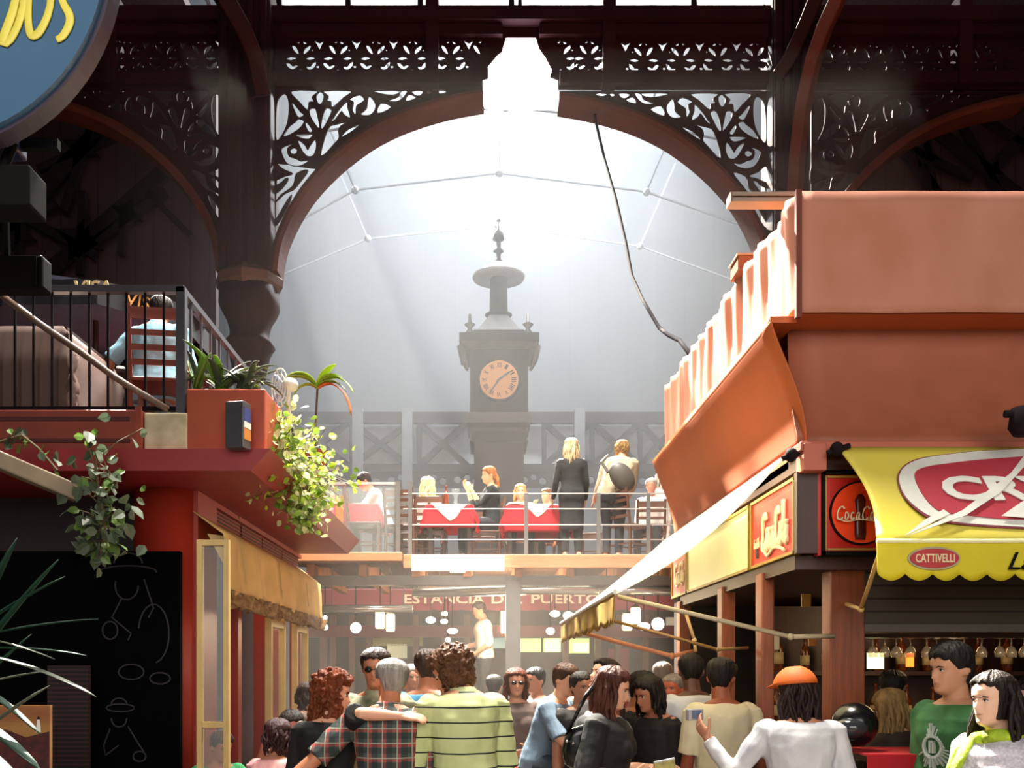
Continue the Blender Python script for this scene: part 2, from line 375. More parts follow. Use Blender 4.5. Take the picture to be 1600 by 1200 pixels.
# clerestory strip above the girder
t = thing('clerestory_window', 'bright strip of roof glazing above the girder', 'window', P(835, 6, AD+.3))
MB().box((X(430, AD), AD+.3, Z(20, AD)), (X(1230, AD), AD+.31, Z(-24, AD))).build('glass', mat('clerestory_glass', '#f4f8f8', .3, trans=.9, var=.03), t)
m = MB()
for px in (430, 540, 655, 800, 955, 1090, 1230): m.box((X(px-4, AD), AD+.24, Z(20, AD)), (X(px+4, AD), AD+.4, Z(-26, AD)))
m.build('mullions', irondark, t)
# sun glare in the stepped opening, shaped as an added glowing body
t = thing('glow_body', 'sun glare at the crown of the arch built as an added glowing body', 'glow_body', P(813, 160, AD+.2))
lm = mat('glare_white', '#ffffff', .4, emit='#f4f8ff', es=22)
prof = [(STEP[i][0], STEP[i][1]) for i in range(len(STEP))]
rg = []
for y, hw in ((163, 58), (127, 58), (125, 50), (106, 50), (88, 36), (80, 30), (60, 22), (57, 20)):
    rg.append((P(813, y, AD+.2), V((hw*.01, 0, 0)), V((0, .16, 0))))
MB().loft(rg, 20, power=5).build('glare_body', lm, t)
m = MB()
for y, hw in ((57, 21),): m.box((X(813-hw, AD), AD+.05, Z(y, AD)), (X(813+hw, AD), AD+.35, Z(y-2.5, AD)))
m.box((X(810, AD), AD+.15, Z(56, AD)), (X(816, AD), AD+.25, 12.4)); m.build('frame', irondark, t)
lampl = light('crossing_glow_fill', 'POINT', P(813, 150, 23), 12000, (.95, .98, 1), shadow_soft_size=.6)  # unseen point lamp added to spread the glare through the haze
# columns
for (x0, x1, lab) in ((350, 430, 'dark red iron column with a flared capital beside the upper left terrace'), (1197, 1252, 'dark red iron column rising behind the salmon parapet')):
    t = thing('iron_column', lab, 'column', P((x0+x1)/2, HY+EZ*FL/AD, AD)); c = X((x0+x1)/2, AD); hw = (x1-x0)/200
    MB().box((c-hw, AD-.35, Z(432, AD)), (c+hw, AD+.3, 12.1)).build('upper_shaft', iron, t, bevel=.03)
    m = MB()
    for dx in (-.75, -.25, .25, .75): m.box((c+hw*dx-.05, AD-.41, Z(428, AD)), (c+hw*dx+.05, AD-.33, 12.0))
    m.build('ribs', iron, t, bevel=.02)
    m = MB(); m.lathe([(hw*1.05, -.1), (hw*1.3, 0), (hw*1.32, .12), (hw*1.1, .2), (hw*1.0, .25)], (c, AD, Z(450, AD)), 8)
    m.build('capital_ring', mat('capital_bronze', '#5b3a26', .5, var=.3), t)
    MB().loft([(V((c, AD, Z(y, AD))), V((r*hw, 0, 0)), V((0, r*.4, 0))) for y, r in ((455, 1.1), (480, 1.12), (490, 1.02), (505, .82), (520, .72), (528, .72), (533, .8), (541, .95), (547, .85), (556, .75), (575, .66), (590, .6))], 28, power=3).build('capital', iron, t, smooth=True)
    MB().lathe([(.27, 0), (.27, .5), (.22, .55), (.21, Z(590, AD)-.02), (.24, Z(590, AD))], (c, AD, 0), 20).build('lower_shaft', iron, t, smooth=True)
# curved roof ribs that spring from the columns towards the camera
for nm, lab, pts, wd in (('roof_rib', 'curved iron roof rib sweeping up from the right column', [(1242, 310, 14.4), (1246, 240, 14.3), (1256, 160, 14.0), (1272, 90, 13.5), (1290, 40, 13.0), (1318, -20, 12.4), (1360, -70, 11.8)], .13),
        ('roof_rib', 'straight iron brace left of the curved rib on the right column', [(1215, 120, 14.5), (1235, 90, 14.3), (1262, 30, 14.0), (1290, -40, 13.5)], .14),
        ('roof_rib', 'curved iron roof rib sweeping up from the left column', [(408, 150, 14.4), (396, 90, 14.2), (375, 40, 13.8), (352, 0, 13.3), (325, -50, 12.8)], .17)):
    o = MB().tube([P(*p) for p in pts], wd, 4).build(nm, iron2 if wd == .13 else iron, smooth=False, bevel=.02)
    tag(o, lab, 'roof rib', 'iron roof ribs')
# purlins overhead
for i, (y, z) in enumerate(((12.6, 12.95), (11.6, 13.0), (8.5, 13.05))):
    tag(MB().box((-12, y-.12, z-.3), (12, y+.12, z+.15)).build('roof_beam', irondark), 'dark roof beam crossing the hall above the girder', 'beam', 'roof beams')
# ================================================================== hall beyond the arch
rodm = mat('pale_rod', '#6a6e72', .4)
for i, (D, pts) in enumerate(((22, [(380, 395), (555, 297), (780, 271), (1010, 300), (1180, 360)]), (24.5, [(380, 455), (575, 373), (778, 352), (1000, 385), (1180, 450)]), (18.5, [(300, 240), (640, 183), (790, 167), (1005, 191), (1260, 250)]))):
    t = thing('tie_rod_truss', ('pale thin tie rods crossing the haze below the roof, lowest set above the clock spire', 'pale thin tie rods in the haze just behind the clock spire', 'pale thin tie rods near the arch crown in front of the bright haze')[i], 'tie rods', P(*pts[2], D), group='tie rods in the haze')
    m = MB()
    for a, b in zip(pts, pts[1:]): m.bar(P(*a, D), P(*b, D), .032)
    m.bar(P(*pts[1], D), P(pts[1][0]-55, pts[1][1]-130, D), .035); m.bar(P(*pts[3], D), P(pts[3][0]+55, pts[3][1]-130, D), .035)
    m.bar(P(*pts[2], D), V((P(*pts[2], D).x, D, 20)), .03)
    m.build('rods', rodm, t)
    m = MB()
    for a in pts[1:4]: m.ball(P(*a, D), .09)
    m.build('joint_bosses', rodm, t)
# cross braced gallery far behind
GD = 25.5
t = thing('gallery_truss', 'dark cross braced iron gallery beam behind the clock', 'truss', P(750, 735, GD))
m = MB(); m.box((X(420, GD), GD-.1, Z(662, GD)), (X(1070, GD), GD+.1, Z(645, GD))); m.box((X(420, GD), GD-.1, Z(738, GD)), (X(1070, GD), GD+.1, Z(726, GD)))
m.build('chords', irondark, t)
for a, b in ((455, 545), (550, 640), (655, 730), (850, 925), (925, 1000), (1000, 1060)):
    m = MB(); m.bar(P(a, 728, GD), P(b, 660, GD), .16, .1, up=(0, 1, 0)); m.bar(P(a, 660, GD), P(b, 728, GD), .16, .1, up=(0, 1, 0)); m.bar(P(a, 660, GD), P(a, 730, GD), .12, .1, up=(0, 1, 0)); m.build('cross_brace', irondark, t)
m = MB(); m.box((X(420, GD), GD+.2, Z(726, GD)), (X(1070, GD), GD+.25, Z(662, GD))); m.build('back_panel', mat('gallery_panel', '#8d9296', .5), t)
f = []
for k in range(12): f += [[(a, b) for a, b in circ(455+k*52, 750, 6, 7)], [(a, b) for a, b in circ(470+k*52, 746, 5, 6)], [(a, b) for a, b in circ(484+k*52, 752, 6, 7)]]
plate('pierced_frieze', [(420, 738), (1070, 738), (1070, 762), (420, 762)], f, GD, .08, irondark, t, k=1)
for px in (560, 637, 905, 1050): tag(MB().box((X(px-8, GD), GD-.2, 0), (X(px+8, GD), GD+.1, Z(640, GD))).build('wall_post', mat('post_grey', '#55585c', .6)), 'slim grey post of the hall wall behind the gallery beam', 'post', 'grey posts of the far wall')
# clock tower
CD = 21.0; cm = mat('clock_case', '#1c1a1e', .7, var=.2, spec=.2); cl = mat('clock_ledge', '#4c4644', .45, var=.15)
t = thing('clock_tower', 'tall dark clock tower with a round cream dial and stepped spire', 'clock tower', (X(779, CD), CD, 0)); cxx = X(779, CD)
def sq(y0, hw0, y1, hw1, name, mm=cm, sm=False, n=4):
    R = []
    for y, hw in ((y0, hw0), (y1, hw1)):
        r = hw/FL*CD*math.sqrt(2); R.append((V((cxx, CD, Z(y, CD))), V((r*.7071, r*.7071, 0)), V((-r*.7071, r*.7071, 0))))
    return MB().loft(R, 4).build(name, mm, t)
sq(1160, 55, 800, 42, 'base'); sq(800, 38, 700, 38, 'pedestal', mat('clock_pedestal', '#2e2220', .5)); sq(683, 40, 678, 44, 'pedestal_cap', cl); sq(700, 44, 683, 40, 'pedestal_band', cm); sq(672, 48, 657, 49, 'ledge', cl)
sq(657, 44, 560, 44, 'clock_case'); sq(560, 46, 552, 58, 'cornice', cl); sq(552, 60, 540, 60, 'cornice_top', cm)
sq(540, 42, 528, 38, 'roof_base'); sq(528, 34, 497, 14, 'bell_roof', mat('clock_roof_pale', '#8c9092', .35))
MB().lathe([(.22, 0), (.3, .06), (.2, .12), (.18, .9), (.2, 1.0)], (cxx, CD, Z(497, CD)), 20).build('drum', cm, t, smooth=True)
MB().lathe([(.1, 0), (.56, 0), (.58, .05), (.42, .12), (.34, .2), (.18, .32), (.1, .36)], (cxx, CD, Z(436, CD)), 24).build('canopy', mat('clock_roof_pale'), t, smooth=True)
MB().lathe([(.12, 0), (.06, .05), (.11, .1), (.12, .14), (.05, .2), (.05, .34), (.12, .38), (.05, .44), (.05, .6), (.13, .64), (.1, .78), (.04, .84), (.03, 1.1)], (cxx, CD, Z(420, CD)), 16).build('spire', cm, t, smooth=True)
MB().ball((cxx, CD, Z(345, CD)), .05).build('spire_ball', cl, t, smooth=True)
for sx in (-1, 1):
    MB().lathe([(.05, 0), (.1, .1), (.04, .2), (.12, .28), (.04, .33), (.03, .5)], (cxx+sx*.62, CD-.5, Z(540, CD)), 12).build('corner_finial', cl, t, smooth=True)
    MB().tube([P(779+sx*58, 552, CD)-V((0, .5, 0)), P(779+sx*54, 575, CD)-V((0, .5, 0)), P(779+sx*48, 590, CD)-V((0, .5, 0))], [.09, .07, .03], 8).build('bracket', cl, t, smooth=True)
fy = CD-44/FL*CD-.02
dial = MB(); Mx = Matrix.Translation((cxx, fy-.02, Z(608, CD))) @ Matrix.Rotation(math.pi/2, 4, 'X')
bmesh.ops.create_cone(dial.bm, cap_ends=True, segments=40, radius1=.41, radius2=.41, depth=.06, matrix=Mx)
dial = dial.build('dial', mat('dial_cream', '#dc9c58', .5, var=.05), t)
m = MB(); bmesh.ops.create_cone(m.bm, cap_ends=False, segments=40, radius1=.44, radius2=.44, depth=.1, matrix=Mx); m.build('bezel', cm, dial, solid=.03)
numerals = ['XII', 'I', 'II', 'III', 'IIII', 'V', 'VI', 'VII', 'VIII', 'IX', 'X', 'XI']
for i, s_ in enumerate(numerals):
    a = math.pi/2-i*math.pi/6
    text('numeral', s_, Matrix.Translation((cxx+.31*math.cos(a), fy-.055, Z(608, CD)+.31*math.sin(a))) @ Matrix.Rotation(math.pi/2, 4, 'X') @ Matrix.Rotation(a-math.pi/2, 4, 'Z'), .03+.022*len(s_), .1, black, dial, ext=.003)
for ang, L, wd in ((.62, .27, .035), (math.pi+.95, .33, .03)):
    d = V((math.cos(ang), 0, math.sin(ang))); c0 = V((cxx, fy-.075, Z(608, CD)))
    MB().bar(c0-d*.05, c0+d*L, wd, .012, up=(0, 1, 0)).build('hand', mat('clock_hand_blue', '#2c3440', .5), dial)
# cable that hangs from the arch to the right hand stall
pts = [(927, 160, 15.1), (931, 190, 14.9), (945, 250, 14.2), (962, 310, 13.4), (978, 380, 12.6), (987, 430, 12.0), (1005, 470, 11.4), (1030, 512, 10.6), (1045, 524, 10.0), (1062, 532, 9.4), (1074, 548, 9.0), (1085, 565, 8.75)]
tag(MB().tube([P(*p) for p in pts], .022, 6).build('cable', irondark, smooth=True), 'long dark cable hanging from the arch down to the salmon parapet', 'cable')
# ================================================================== haze of smoke in the light beneath the roof
def haze(lo, hi, dens, label, tint=(.80, .89, 1, 1)):
    hz = MB().box(lo, hi).build('smoke_haze', None); hm = bpy.data.materials.new('haze'); hm.use_nodes = True; nt = hm.node_tree; nt.nodes.remove(nt.nodes['Principled BSDF'])
    vs = nt.nodes.new('ShaderNodeVolumeScatter'); vs.inputs['Color'].default_value = tint; vs.inputs['Density'].default_value = dens; vs.inputs['Anisotropy'].default_value = 0.0
    nt.links.new(vs.outputs[0], nt.nodes['Material Output'].inputs['Volume']); hz.data.materials.append(hm); tag(hz, label, 'haze', kind='stuff')
haze((-4.6, 15.35, .05), (5.3, 29.9, 19.9), .0108, 'pale smoky haze filling the hall behind the arch around the clock')
haze((-4.6, 11.4, .05), (5.3, 15.34, 9), .009, 'thin smoke around the mezzanine in front of the arch', (1, .96, .9, 1))
haze((-2.06, 6.7, .05), (1.68, 11.35, 2.75), .012, 'grill smoke drifting over the crowd below the mezzanine', (1, .93, .84, 1))
# ================================================================== left building
LX = -2.08
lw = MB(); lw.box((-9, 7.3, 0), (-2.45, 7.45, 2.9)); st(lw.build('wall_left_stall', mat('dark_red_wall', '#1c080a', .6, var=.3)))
m = MB(); m.box((-2.2, 7.0, 0), (LX, 7.5, 2.9)); m.box((-2.2, 7.5, 2.55), (LX, 11.0, 2.62)); m.box((-2.2, 7.5, 2.86), (LX, 11.0, 2.9))
for y in (8.15, 9.2, 9.9, 10.9): m.box((-2.2, y, 0), (LX, y+.12, 2.6))
st(m.build('wall_side_stall', redp))
for i, (y0, y1) in enumerate(((7.55, 8.3), (8.36, 9.1), (9.16, 10.0), (10.06, 10.9))):
    lt_ = tag(MB().box((LX-.06, y0, 2.64), (LX-.02, y1, 2.85)).build('ventilation_grille', stripe_mat('grille_red', '#8a3420', '#2c0d0a', .03, .014, 2, 0)), 'red slatted ventilation grille under the left terrace slab', 'grille', 'ventilation grilles under the left slab')
t = thing('corner_pillar', 'round glossy red corner pillar at the end of the left stall', 'pillar', (-2.33, 7.1, 0))
MB().lathe([(.24, 0), (.24, 2.9)], (-2.33, 7.1, 0), 32).build('pillar_shaft', redp, t, smooth=True)
MB().lathe([(.27, 0), (.27, .12), (.24, .14)], (-2.33, 7.1, 0), 32).build('pillar_foot', wooddk, t, smooth=True)
# terrace slab with flared edge
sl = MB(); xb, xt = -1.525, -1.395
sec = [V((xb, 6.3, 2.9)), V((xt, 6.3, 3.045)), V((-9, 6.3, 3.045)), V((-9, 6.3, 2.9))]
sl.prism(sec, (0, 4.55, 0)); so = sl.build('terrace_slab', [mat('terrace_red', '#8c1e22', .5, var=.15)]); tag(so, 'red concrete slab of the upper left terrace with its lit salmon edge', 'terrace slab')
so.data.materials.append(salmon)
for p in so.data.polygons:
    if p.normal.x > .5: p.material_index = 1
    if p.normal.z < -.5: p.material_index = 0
# black framed board with chalk sketches on the front
def chalk(name, polys, D, parent, r=.006, m=None):
    b_ = MB()
    for pl in polys: b_.tube([P(a, c, D) for a, c in pl], r, 5)
    return b_.build(name, m or chalkm, parent)
chalkm = mat('chalk_grey', '#2e2c32', .9)
def wob(c, rx, ry, a0=0, a1=360, n=14): return [(c[0]+rx*math.cos(math.radians(a0+(a1-a0)*i/n)), c[1]+ry*math.sin(math.radians(a0+(a1-a0)*i/n))) for i in range(n+1)]
t = thing('chalk_board', 'tall black board with faint grey sketches of seated figures, left of the red pillar', 'board', P(150, 1200, 6.7))
MB().box((X(-60, 6.75), 6.72, .2), (X(283, 6.75), 6.78, Z(862, 6.75))).build('board_panel', mat('board_black', '#040405', .9, spec=.05), t)
D = 6.7
chalk('figure_sketch', [wob((200, 893), 44, 9, 170, 370), wob((200, 880), 22, 16, 180, 360), wob((198, 915), 18, 22, 0, 200), wob((240, 990), 24, 46, 190, 440), wob((172, 985), 12, 14), [(190, 935), (175, 965), (205, 990), (200, 1000)], wob((205, 1050), 20, 12), wob((250, 1060), 16, 9), [(225, 905), (240, 950), (232, 965)]], D, t)
chalk('figure_sketch', [wob((186, 1100), 12, 9, 180, 360), wob((188, 1106), 22, 6, 10, 350), wob((186, 1122), 12, 14, 0, 180), [(172, 1138), (162, 1165), (165, 1180), (185, 1165)], [(200, 1135), (215, 1160), (225, 1175)], wob((218, 1182), 10, 8)], D, t)
# louvred shutter and painting at lower left
t = thing('louvre_shutter', 'dark louvred shutter between the small painting and the black board', 'shutter', P(105, 1200, 6.4))
MB().box((X(76, 6.4), 6.38, .9), (X(140, 6.4), 6.42, Z(1040, 6.4))).build('shutter_panel', stripe_mat('louvre_dark', '#34161a', '#0c0708', .03, .018, 2, 0), t)
t = thing('painting', 'small painting of a white lighthouse under a yellow sky, lower left corner', 'painting', P(20, 1200, 5.2)); D = 5.2
skym = mat('painted_sky', '#b08c48', .7, c2='#7c3c24', vs=2, stretch=(.3, 1, 2.5))
MB().box((X(-60, D), D, Z(1260, D)), (X(78, D), D+.03, Z(1102, D))).build('canvas', skym, t)
MB().prism([P(a, b, D-.003) for a, b in ((-60, 1150), (10, 1140), (40, 1152), (77, 1143), (77, 1260), (-60, 1260))], (0, .002, 0)).build('painted_shore', mat('painted_shore', '#2c1418', .8, c2='#5a2018', vs=20), t)
MB().prism([P(a, b, D-.006) for a, b in ((56, 1144), (58, 1124), (62, 1124), (64, 1144))], (0, .002, 0)).build('painted_lighthouse', white, t)
MB().prism([P(a, b, D-.007) for a, b in ((57, 1124), (60, 1119), (63, 1124))], (0, .002, 0)).build('painted_lantern_room', black, t)
# glazed cream frame by the pillar
t = thing('glass_door', 'narrow glazed door leaf in a cream frame beside the red pillar', 'door', P(331, HY+EZ*FL/6.0, 6.0)); D = 6.0
m = MB()
for a in (307, 349): m.box((X(a, D), D, 0), (X(a+8, D), D+.05, Z(843, D)))
for y in (843, 1128, 1330): m.box((X(315.2, D), D+.004, Z(y+9, D)), (X(348.8, D), D+.046, Z(y, D)))
m.build('door_frame', cream, t); MB().box((X(315, D), D+.02, .1), (X(349, D), D+.03, Z(846, D))).build('pane', glassm, t)
# cream awning rolled along the left wall
def aw(u, v):
    y = 6.95+u*4.2; wv = .02*math.sin(u*37)+.015*noise.noise(V((u*8, v*3, 0)))
    if v < .3: a = v/.3; return V((LX-.02+a*.22+wv*a, y, 2.74-a*.16))
    a = (v-.3)/.7; return V((LX+.20+wv+.03*a, y, 2.58-a*.42-.02*math.sin(u*60)*a))
t = thing('side_awning', 'cream canvas awning with a frayed fringe along the left stall', 'awning', (-1.9, 9, 2.1))
MB().grid(aw, 60, 10).build('canvas', mat('cream_canvas', '#ecca88', .85, var=.12, vs=3, trans=.3, c2='#d8b470'), t, smooth=True, solid=.008)
def fr(u, v):
    y = 6.95+u*4.2; s_ = abs(math.sin(u*55)); return V((LX+.235+.03*math.sin(u*90+v*3)+.02*noise.noise(V((u*30, v*6, 2))), y, 2.17-v*(.10+.03*s_)))
MB().grid(fr, 150, 5).build('fringe', mat('fringe_cloth', '#a98d62', .9, c2='#6d4a2a', vs=18, trans=.2), t, smooth=True, solid=.012)
for k in range(9): MB().prism([V((LX+.19, 7.1+k*.45, 2.58)), V((LX+.225, 7.1+k*.45, 2.25)), V((LX+.04, 7.1+k*.45, 2.6))], (0, .012, 0)).build('awning_rib', cream, t)
# tall cream posts and glass doors along the left side
for i, (y, lab) in enumerate(((9.35, 'cream glazed door further along the left stall'), (10.6, 'cream glazed door at the far end of the left stall'))):
    t = thing('glass_door', lab, 'door', (LX+.06, y, 0)); m = MB()
    for q in (-.3, .3): m.box((LX+.03, y+q-.03, 0), (LX+.09, y+q+.03, 2.1))
    for z in (0.05, 1.0, 2.04): m.box((LX+.034, y-.27, z-.04), (LX+.086, y+.27, z+.04))
    m.build('door_frame', cream, t); MB().box((LX+.05, y-.28, .1), (LX+.06, y+.28, 2.0)).build('pane', glassm, t)
# pale inclined beam and speaker on upper left, round sign
tag(MB().bar(P(-20, 712, 5.6), P(122, 772, 5.9), .085, .10).build('pole_beam', mat('weathered_beam', '#8c7d68', .7, var=.3, vs=4), bevel=.01), 'weathered pale timber sticking out below the ivy at the left', 'beam')
t = thing('round_sign', 'round blue hanging sign with yellow brush lettering, top left', 'sign', P(-60, 220, 3.4)); D = 3.4
cxp, cyp, rx, ry = -120, -80, 285, 300
def sg(k, D): return [P(cxp+k*rx*math.cos(a*math.pi/40), cyp+k*ry*math.sin(a*math.pi/40), D) for a in range(80)]
def clipz(pts, z): return [V((p.x, p.y, max(p.z, z))) for p in pts]
MB().prism(clipz(sg(1.05, D+.03), Z(208, D)), (0, .08, 0)).build('sign_rim', mat('sign_rim_purple', '#3a3244', .5), t)
MB().prism(clipz(sg(1.0, D), Z(205, D)), (0, .04, 0)).build('sign_face', mat('sign_blue', '#3e6684', .5, c2='#2f5a7e', vs=2), t)
ym = mat('sign_yellow', '#e8dc5e', .5)
for nm, pts, r in (('letter_d', [(22, -60), (24, 0), (8, 50), (2, 66)], 7), ('letter_d', [(-30, 0), (2, 66), (22, 52), (36, 10), (40, -40)], 6), ('letter_o', [(48, -50), (44, 20), (46, 48), (52, 56), (64, 46), (78, 10), (82, -50)], 6.5), ('letter_s', [(92, -40), (97, 0), (108, 22), (108, 38), (98, 56), (88, 62)], 6.5)):
    q = smooth_open(pts); MB().tube([P(a, b, D-.006) for a, b in q], [r/FL*D*(.75+.35*math.sin(i*3.1/len(q))) for i in range(len(q))], 8, flat=.25, up=(0, 1, 0)).build(nm, ym, t, smooth=True)
t = thing('stage_lamp', 'black floodlight and clamp hanging below the blue round sign', 'floodlight', P(30, 330, 3.6)); D = 3.6
MB().box((X(-30, D), D-.05, Z(330, D)), (X(55, D), D+.10, Z(266, D))).build('housing', black, t, bevel=.01)
MB().tube([P(5, 262, D), P(20, 225, D), P(12, 182, D)], .02, 8).build('bracket', black, t); MB().box((X(-20, D), D-.03, Z(232, D)), (X(24, D), D+.1, Z(182, D))).build('clamp', mat('clamp_blue', '#1c2658', .4), t, bevel=.01)
MB().box((X(-20, D), D+.04, Z(222, D)), (X(82, D), D+.07, Z(206, D))).build('crossbar', black, t)
t = thing('loudspeaker', 'black box loudspeaker above the terrace railing', 'loudspeaker', P(30, 450, 5.0)); D = 5.0
MB().box((X(-60, D), D, Z(450, D)), (X(66, D), D+.12, Z(397, D))).build('cabinet', black, t, bevel=.015); MB().box((X(-55, D), D-.01, Z(446, D)), (X(58, D), D, Z(401, D))).build('grille', irondark, t)
MB().tube([P(10, 400, D+.06), P(8, 330, 4.6), P(30, 300, 3.7)], .02, 6).build('mounting_arm', black, t)
# terrace railing
RD = 6.45; zt = Z(450, RD); rx_ = X(284, RD); railm = mat('railing_grey', '#4a4a52', .35, var=.1)
t = thing('terrace_railing', 'black metal railing along the front of the upper left terrace', 'railing', (-4, RD, 3.04))
m = MB(); m.box((-5.5, RD-.03, zt-.035), (rx_+.02, RD+.03, zt+.01)); m.build('top_rail', railm, t)
m = MB(); m.box((-5.5, RD-.015, 3.33), (rx_, RD+.015, 3.36)); m.build('bottom_rail', irondark, t)
for k in range(17): MB().bar((rx_-.12-k*.125, RD, 3.33), (rx_-.12-k*.125, RD, zt-.02), .014).build('baluster', irondark, t)
MB().box((rx_-.03, RD-.03, 3.04), (rx_+.03, RD+.03, zt)).build('corner_post', railm, t)
m = MB().tube([P(-10, 452, RD-.05), P(60, 505, RD-.05), P(130, 553, RD-.05), P(180, 590, RD-.05), P(262, 640, RD-.05)], .022, 8); m.build('sloping_handrail', mat('handrail_brown', '#6a5548', .5), t, smooth=True)
t = thing('terrace_railing', 'railing that runs away from the camera along the terrace edge towards the clock', 'railing', (-2, 8.5, 3.04))
m = MB(); m.box((rx_-.02, RD+.04, zt-.03), (rx_+.02, 10.8, zt+.01)); m.build('top_rail', railm, t); MB().box((rx_-.01, RD+.04, 3.3), (rx_+.01, 10.8, 3.33)).build('bottom_rail', railm, t)
for k in range(18): MB().bar((rx_, RD+.2+k*.24, 3.31), (rx_, RD+.2+k*.24, zt-.02), .016).build('baluster', railm, t)
# planters, block, tin on the slab
t = thing('wooden_planter', 'long red panelled wooden planter at the foot of the terrace railing', 'planter', P(100, 702, 6.35)); D = 6.35
MB().box((X(-120, D), D, 3.045), (X(222, D), D+.3, Z(640, D))).build('box', redpan, t, bevel=.01)
m = MB()
for y in (648, 682): m.box((X(-120, D), D-.015, Z(y+10, D)), (X(203, D), D, Z(y+4, D)))
m.build('moulding', mat('planter_groove', '#4a1a14', .6), t); MB().box((X(212, D), D-.015, 3.045), (X(222, D), D, Z(636, D))).build('end_strip', redpan, t)
tag(MB().box((X(223, D), D+.02, 3.045), (X(291, D), D+.28, Z(643, D))).build('stone_block', mat('pale_stone', '#cfc6a8', .8, c2='#a89e80', vs=7), bevel=.012), 'pale stone block between the red planters', 'stone block')
t = thing('square_planter', 'square red planter holding strap leaved plants at the terrace corner', 'planter', P(350, 702, 6.38)); D = 6.38
MB().box((X(291, D), D, 3.045), (X(414, D), D+.55, Z(607, D))).build('pot', mat('planter_orange', '#a8492e', .6, var=.2, vs=3), t, bevel=.01); MB().box((X(300, D), D+.04, Z(612, D)), (X(406, D), D+.5, Z(604, D))).build('soil', mat('soil', '#241a14', .9), t)
t = thing('metal_tin', 'grey metal tin with a blue and orange label in front of the square planter', 'tin', P(371, 702, 6.2))
rot = Matrix.Translation(P(372, 702, 6.22)+V((0, 0, .15))) @ Matrix.Rotation(math.radians(-14), 4, 'Z')
MB().obox(rot, .13, .10, .30).build('can_body', mat('tin_grey', '#56565c', .4, metal=.4), t, bevel=.006)
for z0, h, mm in ((.05, .12, mat('label_blue', '#2c3c84', .5)), (-.06, .07, mat('label_orange', '#c98238', .5)), (0.0, .04, white)):
    MB().obox(rot @ Matrix.Translation((.066, 0, z0)), .004+.002*(mm is white), .09, h).build('label', mm, t)
# umbrella with lettering behind the terrace
t = thing('parasol', 'dark café parasol with a pale rim and card lettering above the terrace railing', 'parasol', P(150, 640, 8.0)); D = 7.7
MB().loft([(V((P(150, 470, D+.9).x, D+.9, Z(y, D))), V((w_, 0, 0)), V((0, w_, 0))) for y, w_ in ((438, .96), (436, 1.0), (431, .7), (428, .05))], 8).build('canopy', mat('parasol_top', '#6f83a6', .6), t)
m = MB(); ring = []
c0 = P(150, 470, D+.9)
for a in range(8): ring.append(V((c0.x+.98*math.cos(a*math.pi/4+.39), c0.y+.98*math.sin(a*math.pi/4+.39), Z(437, D))))
for a in range(8):
    p, q = ring[a], ring[(a+1) % 8]; m.prism([p, q, q-V((0, 0, .20)), p-V((0, 0, .20))], ((p+q)/2-c0).normalized()*.01)
m.build('valance', mat('parasol_navy', '#10101c', .8), t)
MB().tube([V((c0.x, c0.y, 3.2)), V((c0.x, c0.y, Z(430, D)))], .025, 8).build('pole', wooddk, t)
ps = ring[5]; pe = ring[6]
text('lettering', 'VISA', Matrix.Translation(P(145, 449, ps.y-.03)) @ Matrix.Rotation(math.pi/2, 4, 'X'), .30, .11, mat('visa_cream', '#cbb580', .6), t, shear=.15, bold=.02)
text('lettering', 'VISA', Matrix.Translation((ring[7].x*.5+ring[6].x*.5+.03, ring[7].y*.5+ring[6].y*.5-.03, Z(437, D)-.1)) @ Matrix.Rotation(math.atan2(ring[7].y-ring[6].y, ring[7].x-ring[6].x), 4, 'Z') @ Matrix.Rotation(math.pi/2, 4, 'X'), .3, .11, mat('visa_orange', '#c98a3a', .6), t, shear=.15)
# dark partition behind the terrace
st(MB().box((-9, 9.6, 3.05), (-3.5, 9.75, 4.35)).build('wall_terrace_back', black))
# ================================================================== right building
RD = 5.2; RX = 1.705
t = thing('stall_parapet', 'large salmon cloth covered parapet on the right hand stall', 'parapet', (3.5, 6.5, 3.5))
def pf(u, v): x = 1.716+u*4.3; return V((x, 5.2+.012*noise.noise(V((x*2.5, v*1.2, 1))), 3.53+v*.655))
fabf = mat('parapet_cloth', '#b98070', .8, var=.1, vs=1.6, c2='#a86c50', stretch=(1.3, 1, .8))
MB().grid(pf, 60, 10).build('front_panel', fabf, t, smooth=True, solid=.01)
def ps_(u, v):
    y = 5.2+u*3.65; wv = (.016*math.sin(y*19+2*math.sin(y*5)+1.5*v)+.008*math.sin(y*47))+.02*noise.noise(V((y*5, v*1.5, 4)))
    return V((RX-.02*u+wv*(.4+.6*v), y, 3.53+v*.66))
MB().grid(ps_, 150, 12).build('side_panel', mat('parapet_cloth_sunlit', '#dba088', .8, var=.12, vs=3, c2='#b8704e', stretch=(1, 2.5, .25)), t, smooth=True, solid=.01)  # sunlit tone and darker folds put into the side cloth colour
MB().box((1.72, 5.23, 3.53), (6, 8.8, 4.14)).build('core', clay, t)
MB().box((1.69, 5.18, 3.5), (1.72, 5.21, 4.19)).build('corner_seam', mat('seam', '#6b2c1a', .7), t)
